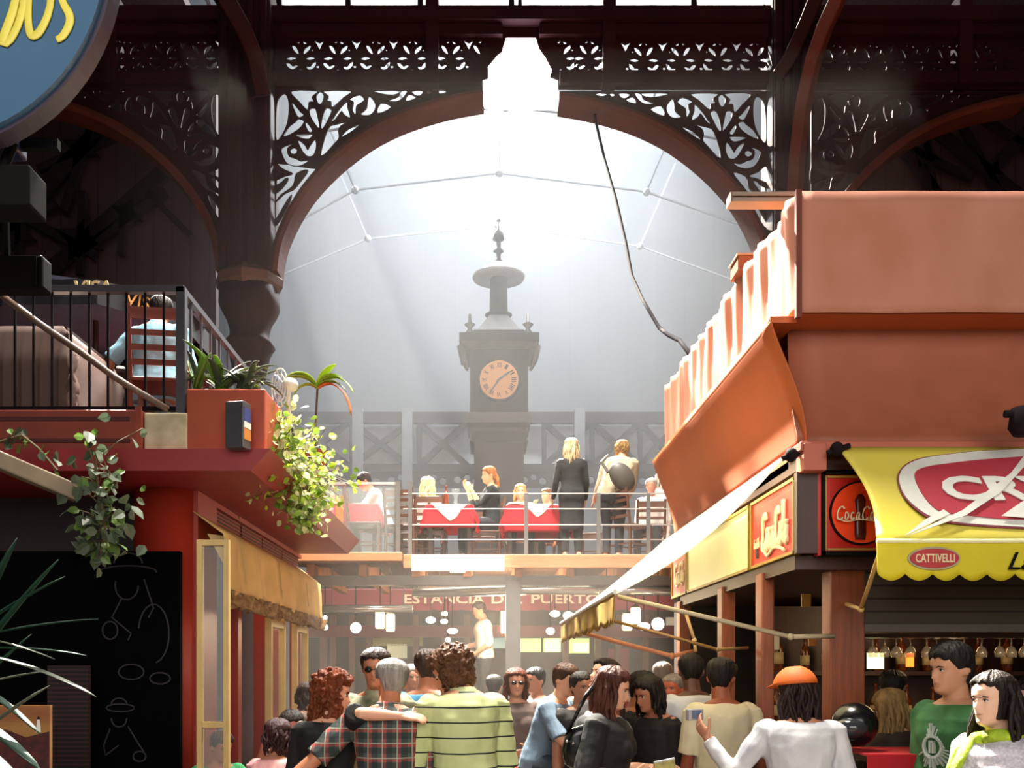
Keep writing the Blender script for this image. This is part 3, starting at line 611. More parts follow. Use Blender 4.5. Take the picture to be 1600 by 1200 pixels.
# cove soffit under the parapet
t = thing('stall_cornice', 'terracotta curved cornice below the salmon parapet', 'cornice', (3, 6.5, 2.85))
def cs(u, v): y = 5.27+u*3.63; return V((1.575+.20*math.sin(v*math.pi/2)**1.3, y, 3.53-.69*v))
m = MB().grid(cs, 20, 14); m.build('side_cove', clay, t, smooth=True, solid=.01)
def cf(u, v): return V((1.735+u*4.3, 5.47-.19*v**2.2, 3.53-.69*v))
MB().grid(cf, 20, 14).build('front_cove', mat('front_cove_paint', '#9a563c', .6, var=.1), t, smooth=True, solid=.01)
MB().box((1.575, 5.27, 3.50), (1.72, 8.9, 3.535)).build('lip', clay, t)
MB().box((1.80, 5.52, 2.88), (6, 8.8, 3.5)).build('core', clay, t)
t = thing('stall_fascia', 'pinkish moulded fascia board under the cornice of the right stall', 'fascia', (3, 6, 2.7))
MB().box((1.735, 5.24, 2.79), (6, 5.5, 2.845)).build('moulding', salmon, t, bevel=.008); MB().box((1.75, 5.5, 2.74), (1.80, 8.9, 2.845)).build('side_moulding', clay, t, bevel=.005)
MB().box((1.745, 5.22, 2.68), (1.87, 5.36, 2.83)).build('corner_block', salmon, t, bevel=.006)
MB().box((1.75, 5.34, 2.705), (5.75, 8.58, 2.79)).build('soffit_board', wooddk, t)
for (x, y) in ((1.70, 5.3), (1.90, 5.16)):
    o = thing('awning_roller_end', 'dark metal roller bracket of the white awning' if x < 1.8 else 'dark metal roller bracket of the yellow awning', 'bracket', (x, y, 2.78))
    MB().ball((x, y, 2.78), .035, .05, .04).build('knuckle', irondark, o, smooth=True); MB().tube([(x-.05, y, 2.76), (x+.07, y, 2.80)], .015, 8).build('pin', irondark, o)
# body of the stall: posts, beams, dark interior
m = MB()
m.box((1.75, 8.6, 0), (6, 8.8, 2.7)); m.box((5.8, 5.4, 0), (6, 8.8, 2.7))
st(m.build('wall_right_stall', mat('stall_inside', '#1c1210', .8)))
for i, (x0, x1, y, ztop, lab) in enumerate(((X(1297, 5.5), X(1352, 5.5), 5.5, 2.2, 'broad varnished wooden post at the corner of the right stall'), (1.74, 1.82, 6.0, 2.2, 'slim wooden post beside the broad corner post'), (1.74, 1.84, 7.0, 2.2, 'wooden post in the middle of the right stall side'), (1.74, 1.84, 8.5, 2.2, 'wooden post at the far end of the right stall side'))):
    t = thing('stall_post', lab, 'post', ((x0+x1)/2, y, 0)); MB().box((x0, y, 0), (x1, y+.14, ztop)).build('post_shaft', wood, t, bevel=.008); MB().box((x0-.015, y-.015, 0), (x1+.015, y+.155, .14)).build('post_foot', wooddk, t, bevel=.005)
st(MB().box((1.76, 5.42, 2.16), (6, 8.8, 2.24)).build('beam_stall', wooddk))
tag(MB().box((1.72, 5.9, .0), (1.95, 8.5, 1.02)).build('side_counter', wooddk, bevel=.01), 'dark wooden counter along the side of the right stall', 'counter')
# panels of the illuminated sign strip
def sidepanel(nm, lab, y0, y1, mm, txt=None):
    t = thing(nm, lab, 'sign', (1.74, (y0+y1)/2, 2.25)); x = 1.745
    MB().box((x, y0, 2.26), (x+.05, y1, 2.66)).build('sign_face', mm, t)
    m = MB()
    for z in (2.245, 2.655): m.box((x-.012, y0, z), (x+.05, y1, z+.018))
    for y in (y0, y1-.018): m.box((x-.012, y, 2.245), (x+.05, y+.018, 2.67))
    m.build('gold_border', mat('gold_border', '#a88a34', .4), t); return t
colar = mat('cola_red', '#c4180f', .35, var=.2, vs=2, c2='#a01410'); scr = mat('script_cream', '#f2e4c0', .4)
def script(parent, M, wd, ht, s1='Coca', s2='Cola', mm=scr, one=False, sw=True):
    """flowing script wordmark drawn as bevelled strokes in a unit box"""
    K = {'C': [(.95, .80), (.70, 1.0), (.30, .85), (.08, .45), (.15, .08), (.45, .0), (.80, .18)], 'o': [(.55, .55), (.2, .5), (.15, .1), (.5, .02), (.7, .3), (.55, .55)], 'c': [(.7, .5), (.3, .52), (.15, .2), (.35, .0), (.75, .15)],
         'a': [(.7, .5), (.3, .5), (.15, .1), (.4, .0), (.68, .45), (.65, .1), (.85, .05)], 'l': [(.3, .3), (.65, .95), (.45, 1.05), (.35, .5), (.4, .05), (.7, .12)]}
    b_ = MB(); x = 0; tot = sum({'C': .95, 'l': .55}.get(c, .68) for c in s1+s2)+.1
    for k, ch in enumerate(s1+s2):
        a = {'C': .95, 'l': .55}.get(ch, .68)
        q = smooth_open([(u, v*(1.0 if ch in 'Cl' else 1.0)) for u, v in K[ch]], 4)
        pts = [M @ V(((x+u*a)/tot*wd-wd/2+.04*v*wd*.3, v*ht*.85-ht/2, .004)) for u, v in q]
        b_.tube(pts, [ht*(.036+.026*abs(math.sin(i*.45+1))) for i in range(len(pts))], 6); x += a
        if k == len(s1)-1: x += .1
    if sw: b_.tube([M @ V((wd*u, ht*v, .004)) for u, v in smooth_open([(-.46, -.42), (-.3, -.62), (-.05, -.5), (.2, -.55), (.38, -.66)], 4)], ht*.045, 6)
    return b_.build('script_lettering', mm, parent, smooth=True)
t = sidepanel('soft_drink_sign', 'large red soft drink sign with cream script nearest the stall corner', 5.36, 5.96+.28, colar)
script(t, sideL(1.742, 5.72, 2.46), .5, .27); script(t, sideL(1.742, 6.10, 2.40), .12, .07, sw=False)
MB().tube([V((1.742, 6.10, 2.36)), V((1.742, 6.10, 2.30))], .012, 6).build('bottle_mark', wooddk, t)
sidepanel('light_panel', 'blank pale yellow illuminated panel of the sign strip', 6.28, 8.18, mat('lit_panel_glass', '#d9d39a', .4, var=.12, vs=2, emit='#cfca8c', es=.35))
t = sidepanel('soft_drink_sign', 'weathered red soft drink sign at the far end of the sign strip', 8.22, 8.86, mat('cola_faded', '#a8423a', .5, c2='#c88a78', vs=5)); script(t, sideL(1.742, 8.5, 2.46), .4, .2)
tag(MB().box((1.735, 5.31, 2.24), (1.85, 5.358, 2.69)).build('corner_strip', wooddk), 'dark wooden strip between the two red signs at the stall corner', 'strip')
t = thing('soft_drink_sign', 'square red soft drink sign with a round disc and bottle, partly behind the yellow awning', 'sign', (1.98, 5.32, 2.2)); D = 5.34
MB().box((1.86, D, Z(868, D)), (2.45, D+.06, Z(740, D))).build('sign_face', colar, t); m = MB()
for x0, x1, y0, y1 in ((1292, 1450, 744, 747), (1292, 1450, 857, 860), (1288, 1291, 744, 860)): m.box((X(x0, D), D-.01, Z(y1, D)), (X(x1, D), D, Z(y0, D)))
m.build('gold_border', mat('gold_border'), t); m = MB()
for x0, x1, y0, y1 in ((1283, 1288, 738, 868), (1283, 1460, 738, 742), (1283, 1460, 862, 868)): m.box((X(x0, D), D-.02, Z(y1, D)), (X(x1, D), D+.06, Z(y0, D)))
m.build('black_frame', black, t); cdx, cdz = X(1345, D), Z(802, D)
def disc(nm, r, dy, mm, th=.01, sx=1):
    m = MB(); bmesh.ops.create_cone(m.bm, cap_ends=True, segments=40, radius1=r, radius2=r, depth=th, matrix=Matrix.Translation((cdx, D-dy, cdz)) @ Matrix.Diagonal((sx, 1, 1, 1)) @ Matrix.Rotation(math.pi/2, 4, 'X')); return m.build(nm, mm, t)
disc('disc_ring', .178, .008, black); disc('disc', .168, .014, mat('disc_red', '#e02412', .25, c2='#ff5a2a', vs=2))
MB().lathe([(.012, .10), (.03, .07), (.022, 0), (.032, -.05), (.032, -.12), (.028, -.15)], (X(1341, D), D-.03, cdz), 12, sy=.4).build('bottle_mark', mat('bottle_brown', '#4a1208', .3), t, smooth=True)
script(t, front(X(1340, D), D-.045, cdz+.0), .27, .085)
# beige interior things: shelf with hanging glasses, roller shutter
t = thing('roller_shutter', 'half lowered grey roller shutter under the yellow awning', 'shutter', (3.2, 5.6, 1.85))
MB().box((2.15, 5.55, 1.84), (5.8, 5.6, 2.2)).build('curtain', stripe_mat('shutter_grey', '#4c463c', '#2e2a24', .075, .012, 2, 0), t); MB().box((2.15, 5.52, 1.81), (5.8, 5.62, 1.86)).build('bottom_bar', mat('shutter_bar', '#5a564c', .5), t, bevel=.005)
t0 = thing('hanging_rack', 'dark rail for upside down stemware inside the right stall', 'rack', (3.2, 5.9, 1.8)); MB().box((2.16, 5.78, 1.79), (5.2, 6.0, 1.81)).build('rack_board', wooddk, t0)
g0 = thing('wine_glass', 'stemmed glass hanging upside down from the rack in the right stall', 'glass', (2.2, 5.88, 1.70), group='glasses hanging from the rack')
MB().lathe([(.03, .085), (.004, .08), (.004, .04), (.02, .03), (.032, 0), (.028, -.03)], (2.2, 5.88, 1.70), 12).build('bowl', mat('stemware', '#f2d9a8', .05, alpha=.5, metal=.3), g0, smooth=True)
for k in range(1, 26): copy_at(g0, (2.2+k*.085+rnd.uniform(-.01, .01), 5.88+rnd.uniform(-.04, .05), 1.70), 0)
t = thing('back_shelf', 'dark bar shelf at the back of the right stall', 'shelf', (3, 7.4, 1.2)); MB().box((2.2, 7.4, 1.15), (5.2, 7.7, 1.18)).box((2.2, 7.4, 1.55), (5.2, 7.7, 1.58)).box((2.2, 7.68, 0), (5.2, 7.74, 2.1)).build('shelf_boards', wooddk, t)
for nm, lab, px0, px1, py0, py1, D, c_, e in (('interior_lamp', 'pale glowing panel lamp inside the right stall', 1356, 1381, 1020, 1045, 6.9, '#e8f0a8', 3.0), ('interior_lamp', 'small orange lamp inside the right stall', 1417, 1428, 1020, 1042, 6.9, '#ff7a28', 2.0), ('menu_card', 'yellow paper note taped inside the right stall window', 1253, 1267, 928, 948, 6.3, '#c8963c', .2), ('menu_card', 'white paper card taped low in the right stall window', 1202, 1218, 990, 1015, 6.3, '#c9b894', .15), ('menu_card', 'small ochre paper tag below the yellow note', 1264, 1276, 998, 1009, 6.3, '#b5702a', .1)):
    mm = mat(nm+c_, c_, .5, **({'emit': c_, 'es': e} if nm == 'interior_lamp' else {})); tag(MB().box((X(px0, D), D, Z(py1, D)), (X(px1, D), D+.02, Z(py0, D))).build(nm, mm), lab, 'lamp' if 'lamp' in nm else 'paper note')
bt = mat('amber_bottle', '#7c3c10', .15, c2='#32160a', vs=20); btc = mat('clear_bottle', '#b5a078', .15)
def bottle(nm, lab, loc, h=.3, mm=bt, r=.038, group=None, lm=None):
    t = thing(nm, lab, 'bottle', loc, group=group)
    MB().lathe([(r*.9, 0), (r, .01), (r, h*.55), (r*.7, h*.66), (r*.36, h*.74), (r*.34, h*.93), (r*.42, h*.94), (r*.42, h)], loc, 14).build('bottle_body', mm, t, smooth=True)
    if lm: MB().lathe([(r*1.03, h*.18), (r*1.03, h*.45)], loc, 14).build('bottle_label', lm, t, smooth=True)
    return t
bp = bottle('liquor_bottle', 'dark bottle on the bar shelf inside the right stall', (2.3, 7.52, 1.18), group='bottles on the bar shelf', lm=mat('label_paper', '#c9b07a', .7))
for k in range(1, 24): copy_at(bp, (2.3+(k % 12)*.2+rnd.uniform(-.03, .03), 7.52, 1.18 if k < 12 else 1.58), 0, scale=rnd.uniform(.85, 1.1))
# yellow awning
t = thing('yellow_awning', 'yellow awning with a red and white oval emblem and scalloped valance on the right stall', 'awning', (3.2, 4.9, 2.0))
ax0, ax1 = 1.918, 5.4; yo, zo = 4.68, 2.222
ywm = mat('yellow_canvas', '#efe04a', .6, var=.08, vs=2, trans=.15, c2='#e8da6a'); ywd = mat('yellow_valance', '#d8c81e', .6, var=.12, vs=4, trans=.1)
def ya(u, v):
    x = ax0+u*(ax1-ax0); e = math.exp(-u*14)*.06*math.sin(v*math.pi)
    return V((x+e, 5.2-v*(5.2-yo), 2.80-v*(2.80-zo)-.012*math.sin(v*math.pi)*(1+.5*math.sin(x*9))))
MB().grid(ya, 80, 12).build('canopy', ywm, t, smooth=True, solid=.006)
m = MB(); n_ = 17
def yv(u, v): x = ax0+u*(ax1-ax0); sc_ = abs(math.sin((x-ax0)/.135*math.pi)); return V((x, yo-.003-.008*math.sin(x*7)*v, zo-v*(.155+.038*sc_**.7)))
MB().grid(yv, 340, 5).build('valance', ywd, t, smooth=True, solid=.005)
MB().tube([(ax0, yo-.005, zo), (ax1, yo-.005, zo)], .012, 8).build('front_bar', mat('awning_bar', '#f4efb0', .4), t, smooth=True)
# emblem lies on the sloping canopy
sd = V((0, yo-5.2, zo-2.80)); sl_ = sd.length; dn = sd.normalized(); nn = V((0, dn.z, -dn.y)); nn = nn if nn.y < 0 else -nn
def onaw(px, py, off):
    """point of the canopy plane seen at this place of the photo, lifted a little from the cloth"""
    d = P(px, py, 1)-V((0, 0, EZ)); o = V((0, 0, EZ)); p0 = V((0, 5.2, 2.80)); k = (p0-o).dot(nn)/d.dot(nn); return o+d*k+nn*off
def emb(nm, pts, off, mm, k=5): return MB().prism([onaw(*p, off) for p in (smooth_poly(pts, k) if k > 1 else pts)], nn*-.003).build(nm, mm, t)
wh = mat('emblem_white', '#eef0e6', .5, trans=.1); pk = mat('emblem_red', '#c4525c', .5, c2='#b83848', vs=1.5, trans=.1)
emb('emblem_line', [(1402, 745), (1425, 722), (1480, 712), (1570, 705), (1800, 700), (1990, 740), (1960, 820), (1800, 838), (1600, 829), (1500, 822), (1450, 812), (1412, 780)], .012, mat('emblem_outline', '#8a3c50', .5))
emb('emblem_border', [(1404, 746), (1427, 724), (1482, 713.5), (1570, 706.5), (1800, 702), (1985, 740), (1955, 818), (1800, 836), (1600, 827), (1500, 820), (1452, 810), (1414, 780)], .016, wh)
emb('emblem_field', [(1427, 748), (1440, 736), (1480, 729), (1560, 721), (1700, 716), (1940, 745), (1920, 795), (1800, 815), (1600, 817), (1500, 809), (1465, 803), (1440, 778)], .022, pk)
Mt = Matrix((V((1, 0, 0)), -dn, nn)).transposed().to_4x4(); Mt.translation = onaw(1584, 770, .03)
text('lettering', 'CRYS', Mt, .76, .20, wh, t, ext=.003, bold=.035)
for st_ in ([(1415, 846), (1500, 806), (1575, 748), (1600, 715), (1610, 722), (1560, 778), (1505, 814)], [(1410, 846), (1440, 822), (1470, 805), (1480, 812), (1440, 832)], [(1560, 815), (1640, 760), (1680, 718), (1700, 722), (1650, 780), (1600, 818)]): emb('white_streak', st_, .038, wh, 1)
Mv = Matrix.Translation((X(1457, yo), yo-.02, Z(873, yo))) @ Matrix.Rotation(math.pi/2, 4, 'X')
for nm, rx2, rz2, dy, mm in (('badge_rim', .128, .057, .014, mat('badge_rim_grey', '#a8a07c', .5)), ('badge', .118, .047, .02, mat('badge_red', '#b02a30', .5))):
    m = MB(); bmesh.ops.create_cone(m.bm, cap_ends=True, segments=36, radius1=1, radius2=1, depth=.008, matrix=Matrix.Translation((X(1457, yo), yo-dy, Z(873, yo))) @ Matrix.Diagonal((rx2, 1, rz2, 1)) @ Matrix.Rotation(math.pi/2, 4, 'X')); m.build(nm, mm, t)
text('lettering', 'CATTIVELLI', front(X(1457, yo), yo-.026, Z(873, yo)), .19, .042, mat('badge_text', '#e0d0a0', .5), t, bold=.02)
text('lettering', 'La', front(X(1592, yo), yo-.016, Z(877, yo)), .12, .085, black, t, shear=.4)
def rod(nm, lab, pts, r, c_):
    mm = mat('arm_'+c_, c_, .45); o = MB().tube(pts[:2], r, 8).build('folding_arm', mm, t, smooth=True, label=lab)
    for p, q in zip(pts[1:], pts[2:]): MB().tube([p, q], r, 8).build('forearm', mm, o, smooth=True)
    for p in pts[1:-1]: MB().ball(p, r*1.5).build('elbow_joint', mm, o, smooth=True)
rod('awning_arm', 'beige folding arm below the left end of the yellow awning', [V((1.95, yo+.02, zo-.03)), P(1345, 952, 5.0), P(1323, 944, 5.45)], .012, '#b8975a')
# white awning on the side of the stall
t = thing('white_awning', 'sunlit cream white awning slanting off the side of the right stall', 'awning', (1.2, 7, 1.9))
def wa(u, v):
    y = 5.3+u*3.6; a = v; return V((1.68-a*.955, y, 2.79-a*.765-.10*math.sin(a*math.pi)*(1-.75*u)-.012*math.sin(y*6)*a))
wam = mat('white_canvas', '#f4eeda', .8, var=.05, trans=.62)
MB().grid(wa, 40, 16).build('canopy', wam, t, smooth=True, solid=.004)
def wv_(u, v): y = 5.3+u*3.6; return V((.725-.01*math.sin(y*12)*v-.0*v, y, 2.02-v*(.155+.025*abs(math.sin(y*14)))))
MB().grid(wv_, 120, 5).build('valance', mat('valance_gold', '#c9a94e', .8, var=.25, vs=10, c2='#a8862c', trans=.35), t, smooth=True, solid=.006)
MB().tube([(.725, 5.28, 2.025), (.725, 8.92, 2.025)], .014, 8).build('front_bar', white, t)
rod('awning_arm', 'long pale folding arm running from the white awning to the stall corner', [P(965, 932, 5.5), P(1235, 995, 5.3), P(1303, 994, 5.4)], .013, '#b7ab8e')
rod('awning_arm', 'pinkish folding arm below the far part of the white awning', [P(915, 990, 7.8), P(1050, 1025, 7.3), P(1087, 1017, 7.6)], .017, '#d08a68')
rod('awning_arm', 'thin brown folding arm in the middle of the white awning', [P(958, 970, 6.4), P(1122, 1015, 6.3), P(1168, 1012, 6.6)], .011, '#8a6a3c')
rod('awning_arm', 'short sunlit strut rising beside the brown folding arm', [P(1072, 960, 7.0), P(1085, 1000, 7.0), P(1087, 1018, 7.0)], .012, '#e8c48a')
# fittings on top of the parapet
t = thing('steel_channel', 'pale steel channel jutting out left over the salmon parapet', 'bracket', P(1190, 316, 5.6)); m = MB().box((X(1140, 5.6), 5.55, Z(321, 5.6)), (X(1262, 5.6), 5.65, Z(315, 5.6))).box((X(1140, 5.6), 5.55, Z(312, 5.6)), (X(1262, 5.6), 5.65, Z(306, 5.6))).box((1.78, 5.56, 4.13), (1.86, 5.64, Z(321, 5.6))).box((X(1138, 5.6), 5.55, Z(321, 5.6)), (X(1141, 5.6), 5.65, Z(306, 5.6))); m.build('channel', mat('channel_steel', '#877c6c', .5), t)
t = thing('junction_box', 'small brown box fixed on the side of the parapet', 'box', P(1163, 430, 6.3)); MB().box((X(1155, 6.3)-.02, 6.25, Z(427, 6.3)), (X(1178, 6.3), 6.45, Z(404, 6.3))).build('box', mat('box_brown', '#8c5a3c', .6), t, bevel=.006); MB().box((X(1153, 6.3)-.02, 6.24, Z(404, 6.3)), (X(1180, 6.3), 6.46, Z(401, 6.3))).build('lid', mat('box_lid', '#b8a890', .5), t)
t = thing('hanging_spotlight', 'black spotlight cut off by the right edge above the yellow awning', 'spotlight', P(1600, 680, 4.9)); D = 4.9
MB().lathe([(.02, .11), (.06, .1), (.075, 0), (.05, -.04)], P(1600, 668, D), 16).build('housing', irondark, t, smooth=True); MB().tube([P(1570, 647, D), P(1600, 646, D), P(1630, 640, D), P(1630, 640, 5.3)], .02, 8).build('bracket', irondark, t)
# ================================================================== mezzanine and what hangs below it
MZ = 3.04
t = thing('mezzanine', 'timber edged mezzanine floor carrying the restaurant tables', 'mezzanine', (0, 13.4, MZ))
MB().box((-2.4, 12.05, MZ-.06), (3.6, 14.9, MZ)).build('deck', mat('deck_boards', '#6b4c3a', .7, var=.3, vs=3, stretch=(6, 1, 1)), t)
MB().box((-1.0, 12.0, 2.86), (3.6, 12.05, 3.03)).build('edge_board', peach, t, bevel=.008); MB().box((-2.35, 11.85, 2.93), (-1.0, 11.92, 3.04)).build('left_edge_board', peach, t, bevel=.008)
MB().box((-2.35, 11.9, 2.90), (-1.0, 12.3, 3.0)).build('left_deck', mat('deck_boards'), t)
for k in range(9): MB().box((-2.2+k*.65, 11.95 if k < 2 else 12.1, 2.76), (-2.1+k*.65, 14.9, 2.98)).build('joist', mat('joist_orange', '#a8683c', .7, var=.3), t)
t = thing('mezzanine_support', 'grey steel beams and post holding up the mezzanine', 'steel support', (.32, 12.2, 0))
MB().box((-2.6, 12.15, 2.66), (3.6, 12.3, 2.78)).build('beam', steel, t); MB().box((X(790, 12.2), 12.1, 0), (X(813, 12.2), 12.25, 2.7)).build('post', steel, t)
MB().box((3.0, 12.1, 0), (3.12, 12.25, 2.7)).build('post', steel, t); MB().box((-2.5, 12.1, 0), (-2.38, 12.25, 2.7)).build('post', steel, t); MB().box((-2.6, 14.7, 2.84), (3.6, 14.85, 2.97)).build('beam', steel, t)
t = thing('hanging_signboard', 'white glaring signboard hung on the mezzanine edge', 'sign', P(715, 893, 11.9)); D = 11.85
MB().box((X(643, D), D, Z(892, D)), (X(788, D), D+.008, Z(867, D))).build('board', mat('sunlit_sign_glow', '#ffffff', .5, var=.01, emit='#fffaf0', es=1.3), t, bevel=.005); MB().box((X(703, D), D, Z(895, D)), (X(727, D), D+.04, Z(890, D))).build('clip', white, t)  # sunlit white of the board put in as emission
# glossy ducts
for i, (x0, x1, y, D, r, lab) in enumerate(((622, 1058, 907, 12.6, .045, 'thin shiny white pipe under the mezzanine, uppermost'), (645, 1058, 922, 12.4, .075, 'thick shiny duct just under the thin white pipe'), (935, 1062, 925, 12.25, .055, 'short shiny duct ending behind the far soft drink sign'), (505, 645, 951, 12.2, .05, 'rolled shiny tube hanging low at the left below the mezzanine'))):
    a, b = P(x0, y+(3 if i == 1 else 0), D), P(x1, y, D); mid = (a+b)/2+V((0, 0, .03 if i != 3 else -.0))
    t = thing('shiny_duct', lab, 'pipe', mid, group='shiny pipes under the mezzanine'); MB().tube([a, mid, b], r, 14).build('pipe', chrome, t, smooth=True)
    for f in (.1, .9): q = a.lerp(b, f); MB().tube([q, V((q.x, q.y, 2.99))], .008, 6).build('hanger', steel, t)
t = thing('fluorescent_lamp', 'pair of lit fluorescent tubes below the mezzanine edge', 'lamp', P(720, 905, 12.5)); m = MB()
for a, b in ((630, 785), (815, 925)): m.tube([P(a, 905, 12.3), P(b, 906, 12.3)], .028, 8)
m.build('tube', mat('tube_light', '#ffffff', .4, emit='#fff6e0', es=7), t)
# railing of the mezzanine
t = thing('mezzanine_railing', 'thin wire railing along the front of the mezzanine', 'railing', (1, 12.1, MZ)); D = 12.1; wire = mat('rail_wire', '#c3c4bf', .3, metal=.4)
for px in (622, 641, 822, 935, 1013): MB().box((X(px-3, D), D-.02, MZ-.02), (X(px+3, D), D+.02, Z(771 if px > 641 else 752, D))).build('post', steel, t)
for y in (771, 795, 820, 843): MB().bar(P(630, y, D), P(1075, y, D), .014).build('wire', wire, t)
t = thing('glass_screen', 'glazed service screen with a pale top rail at the left end of the mezzanine', 'screen', P(570, 868, 12.3)); D = 12.3
MB().box((X(505, D), D, Z(757, D)), (X(622, D), D+.04, Z(753, D))).build('top_rail', wire, t); MB().box((X(505, D), D+.01, MZ), (X(620, D), D+.02, Z(757, D))).build('pane', glassm, t)
MB().box((X(525, D), D-.02, MZ), (X(536, D), D+.04, Z(775, D))).build('post', peach, t); MB().box((X(617, D), D-.02, MZ), (X(624, D), D+1.2, Z(752, D))).build('end_panel', mat('screen_end', '#7c7a6c', .5, alpha=.5), t)
# chairs
def make_chair(label, loc, rz, group=None, tall=.92, mm=mat('chair_brown', '#5e3a28', .5, var=.3), scale=1):
    t = thing('wooden_chair', label, 'chair', (0, 0, 0), group=group)
    MB().box((-.21, -.21, .43), (.21, .21, .46)).build('seat', mm, t, bevel=.008)
    for sx in (-1, 1):
        MB().bar((sx*.19, -.19, 0), (sx*.19, -.19, .43), .035).build('leg', mm, t); MB().tube([(sx*.19, .19, 0), (sx*.19, .19, .45), (sx*.19, .26, tall)], .02, 6).build('leg', mm, t)
    for z, h in ((.56, .04), (.66, .04), (.76, .04), (tall-.07, .08)):
        f = (z-.45)/(tall-.45)*.07; MB().box((-.18, .19+f, z-h/2), (.18, .205+f, z+h/2)).build('back_slat', mm, t)
    for z in (.2,): MB().bar((-.19, -.19, z), (.19, -.19, z), .02).bar((-.19, .19, z), (.19, .19, z), .02).bar((-.19, -.19, z), (-.19, .19, z), .02).bar((.19, -.19, z), (.19, .19, z), .02).build('stretcher', mm, t)
    t.location = loc; t.rotation_euler = (0, 0, rz); t.scale = (scale,)*3; W[t.name] = Matrix.Translation(V(loc)) @ Matrix.Rotation(rz, 4, 'Z')
    return t
ch0 = make_chair('dark ladder back chair on the left end of the mezzanine, behind the wire railing', (-1.05, 12.75, MZ), 2.9, 'chairs on the mezzanine')
for (x, y, rz, lab) in ((-1.55, 12.6, 1.6, 'dark chair beside the far left red table on the mezzanine'), (-1.0, 13.6, -1.6, 'dark chair under the person in the white shirt leaning forward'), (-.72, 13.25, 3.1, 'dark chair carrying the pale haired person at the middle red table'), (.02, 13.35, -1.5, 'dark chair under the ponytailed woman'), (.55, 14.1, 0.1, 'dark chair behind the broad red table'), (.95, 14.4, -.4, 'dark chair behind the broad red table at its right corner'), (1.55, 13.6, 1.2, 'dark chair behind the person in the beige sweater'), (1.95, 12.75, 2.2, 'dark chair near the right end of the mezzanine railing'), (2.35, 13.6, 3.1, 'dark chair under the pale figure at the right end of the mezzanine'), (.0, 14.0, .3, 'dark chair between the two red tables')):
    copy_at(ch0, (x, y, MZ), rz, lab)
# tables with cloths
def cloth_table(label, clabel, loc, w_, d_, drop, ov=None, rz=0, cm_=cloth_red, om=cloth_white, h=.75):
    x, y, z = loc
    t = thing('dining_table', label, 'table', loc, rz)
    MB().box((-w_/2, -d_/2, h-.03), (w_/2, d_/2, h)).build('table_top', wooddk, t, local=True)
    for sx in (-1, 1):
        for sy in (-1, 1): MB().box((sx*(w_/2-.05)-.025, sy*(d_/2-.05)-.025, 0), (sx*(w_/2-.05)+.025, sy*(d_/2-.05)+.025, h-.03)).build('leg', wooddk, t, local=True)
    def sheet(name, w2, d2, dr, mm, zo, lab, diamond=False):
        m = MB()
        def f(u, v):
            a = (u-.5)*(w2+2*dr); b = (v-.5)*(d2+2*dr)
            if diamond: a, b = (a+b)*.7071, (b-a)*.7071
            ax = min(max(a, -w2/2-.006-zo), w2/2+.006+zo) if not diamond else min(max(a, -w_/2-.012), w_/2+.012); by = min(max(b, -d2/2-.006-zo), d2/2+.006+zo) if not diamond else min(max(b, -d_/2-.012), d_/2+.012)
            ex, ey = abs(a)-abs(ax), abs(b)-abs(by); dz = max(ex, 0)+max(ey, 0) if not (ex > 0 and ey > 0) else max(ex, ey)+.3*min(ex, ey)
            fold = .018*math.sin(a*22)*min(1, dz*5)+.018*math.sin(b*22)*min(1, dz*5)
            return V((ax+math.copysign(min(.25*dz, .06)*(ex > 0), a)+(fold if ey > 0 else 0), by+math.copysign(min(.25*dz, .06)*(ey > 0), b)+(fold if ex > 0 else 0), h+.004+zo-dz))
        m.grid(f, 40, 40); o = m.build(name, mm, None, smooth=True, solid=.004)
        o.data.transform(Matrix.Translation(o.location)); o.location = loc; o.rotation_euler = (0, 0, rz); W[o.name] = wm(t).copy()
        return tag(o, lab, 'tablecloth')
    sheet('tablecloth', w_, d_, drop, cm_, 0, clabel)
    if ov: sheet('table_overlay', w_*.9, d_*.9, ov, om, .006, 'white square cloth over the '+('broad red tablecloth' if 'broad' in clabel else 'middle red tablecloth of the mezzanine'), diamond=True)
    return t
cloth_table('dining table at the far left of the mezzanine behind the glass screen', 'red tablecloth on the far left mezzanine table', (X(556, 12.9), 13.1, MZ), .62, .7, .28, .0)
cloth_table('dining table in the middle of the mezzanine', 'red tablecloth on the middle mezzanine table under a pointed white overlay', (X(704, 13.2), 13.15, MZ), .62, .62, .32, .12)
cloth_table('broad dining table right of the middle of the mezzanine', 'broad red tablecloth on the mezzanine table below the standing woman', (X(838, 13.0), 13.25, MZ), .82, .8, .38, .06)
tb = MZ+.76
bottle('wine_bottle', 'brown wine bottle on the middle mezzanine table', (X(697, 13.0), 13.0, tb), .28, mat('brown_glass', '#7a3a22', .15), .04)
bottle('wine_bottle', 'dark bottle on the far left mezzanine table', (X(538, 12.9), 12.95, tb), .28, mat('brown_glass'), .04)
bottle('water_bottle', 'clear glinting bottle at the left end of the mezzanine', (X(517, 12.9), 13.0, tb), .26, btc, .045)
tag(MB().lathe([(.05, 0), (.035, .02), (.02, .1), (.05, .16), (.055, .22)], (X(712, 12.95), 12.95, tb), 14).build('water_jug', glassm, smooth=True), 'clear jug beside the wine bottle on the middle mezzanine table', 'jug')
for px, D, lab in ((806, 12.95, 'white plate on the broad red mezzanine table, left end'), (850, 13.0, 'white plate on the broad red mezzanine table, middle'), (560, 12.95, 'white plate on the far left mezzanine table')):
    tag(MB().lathe([(.06, 0), (.1, .012), (.105, .018), (.06, .01)], (X(px, D), D, tb), 20).build('plate', white, smooth=True), lab, 'plate')
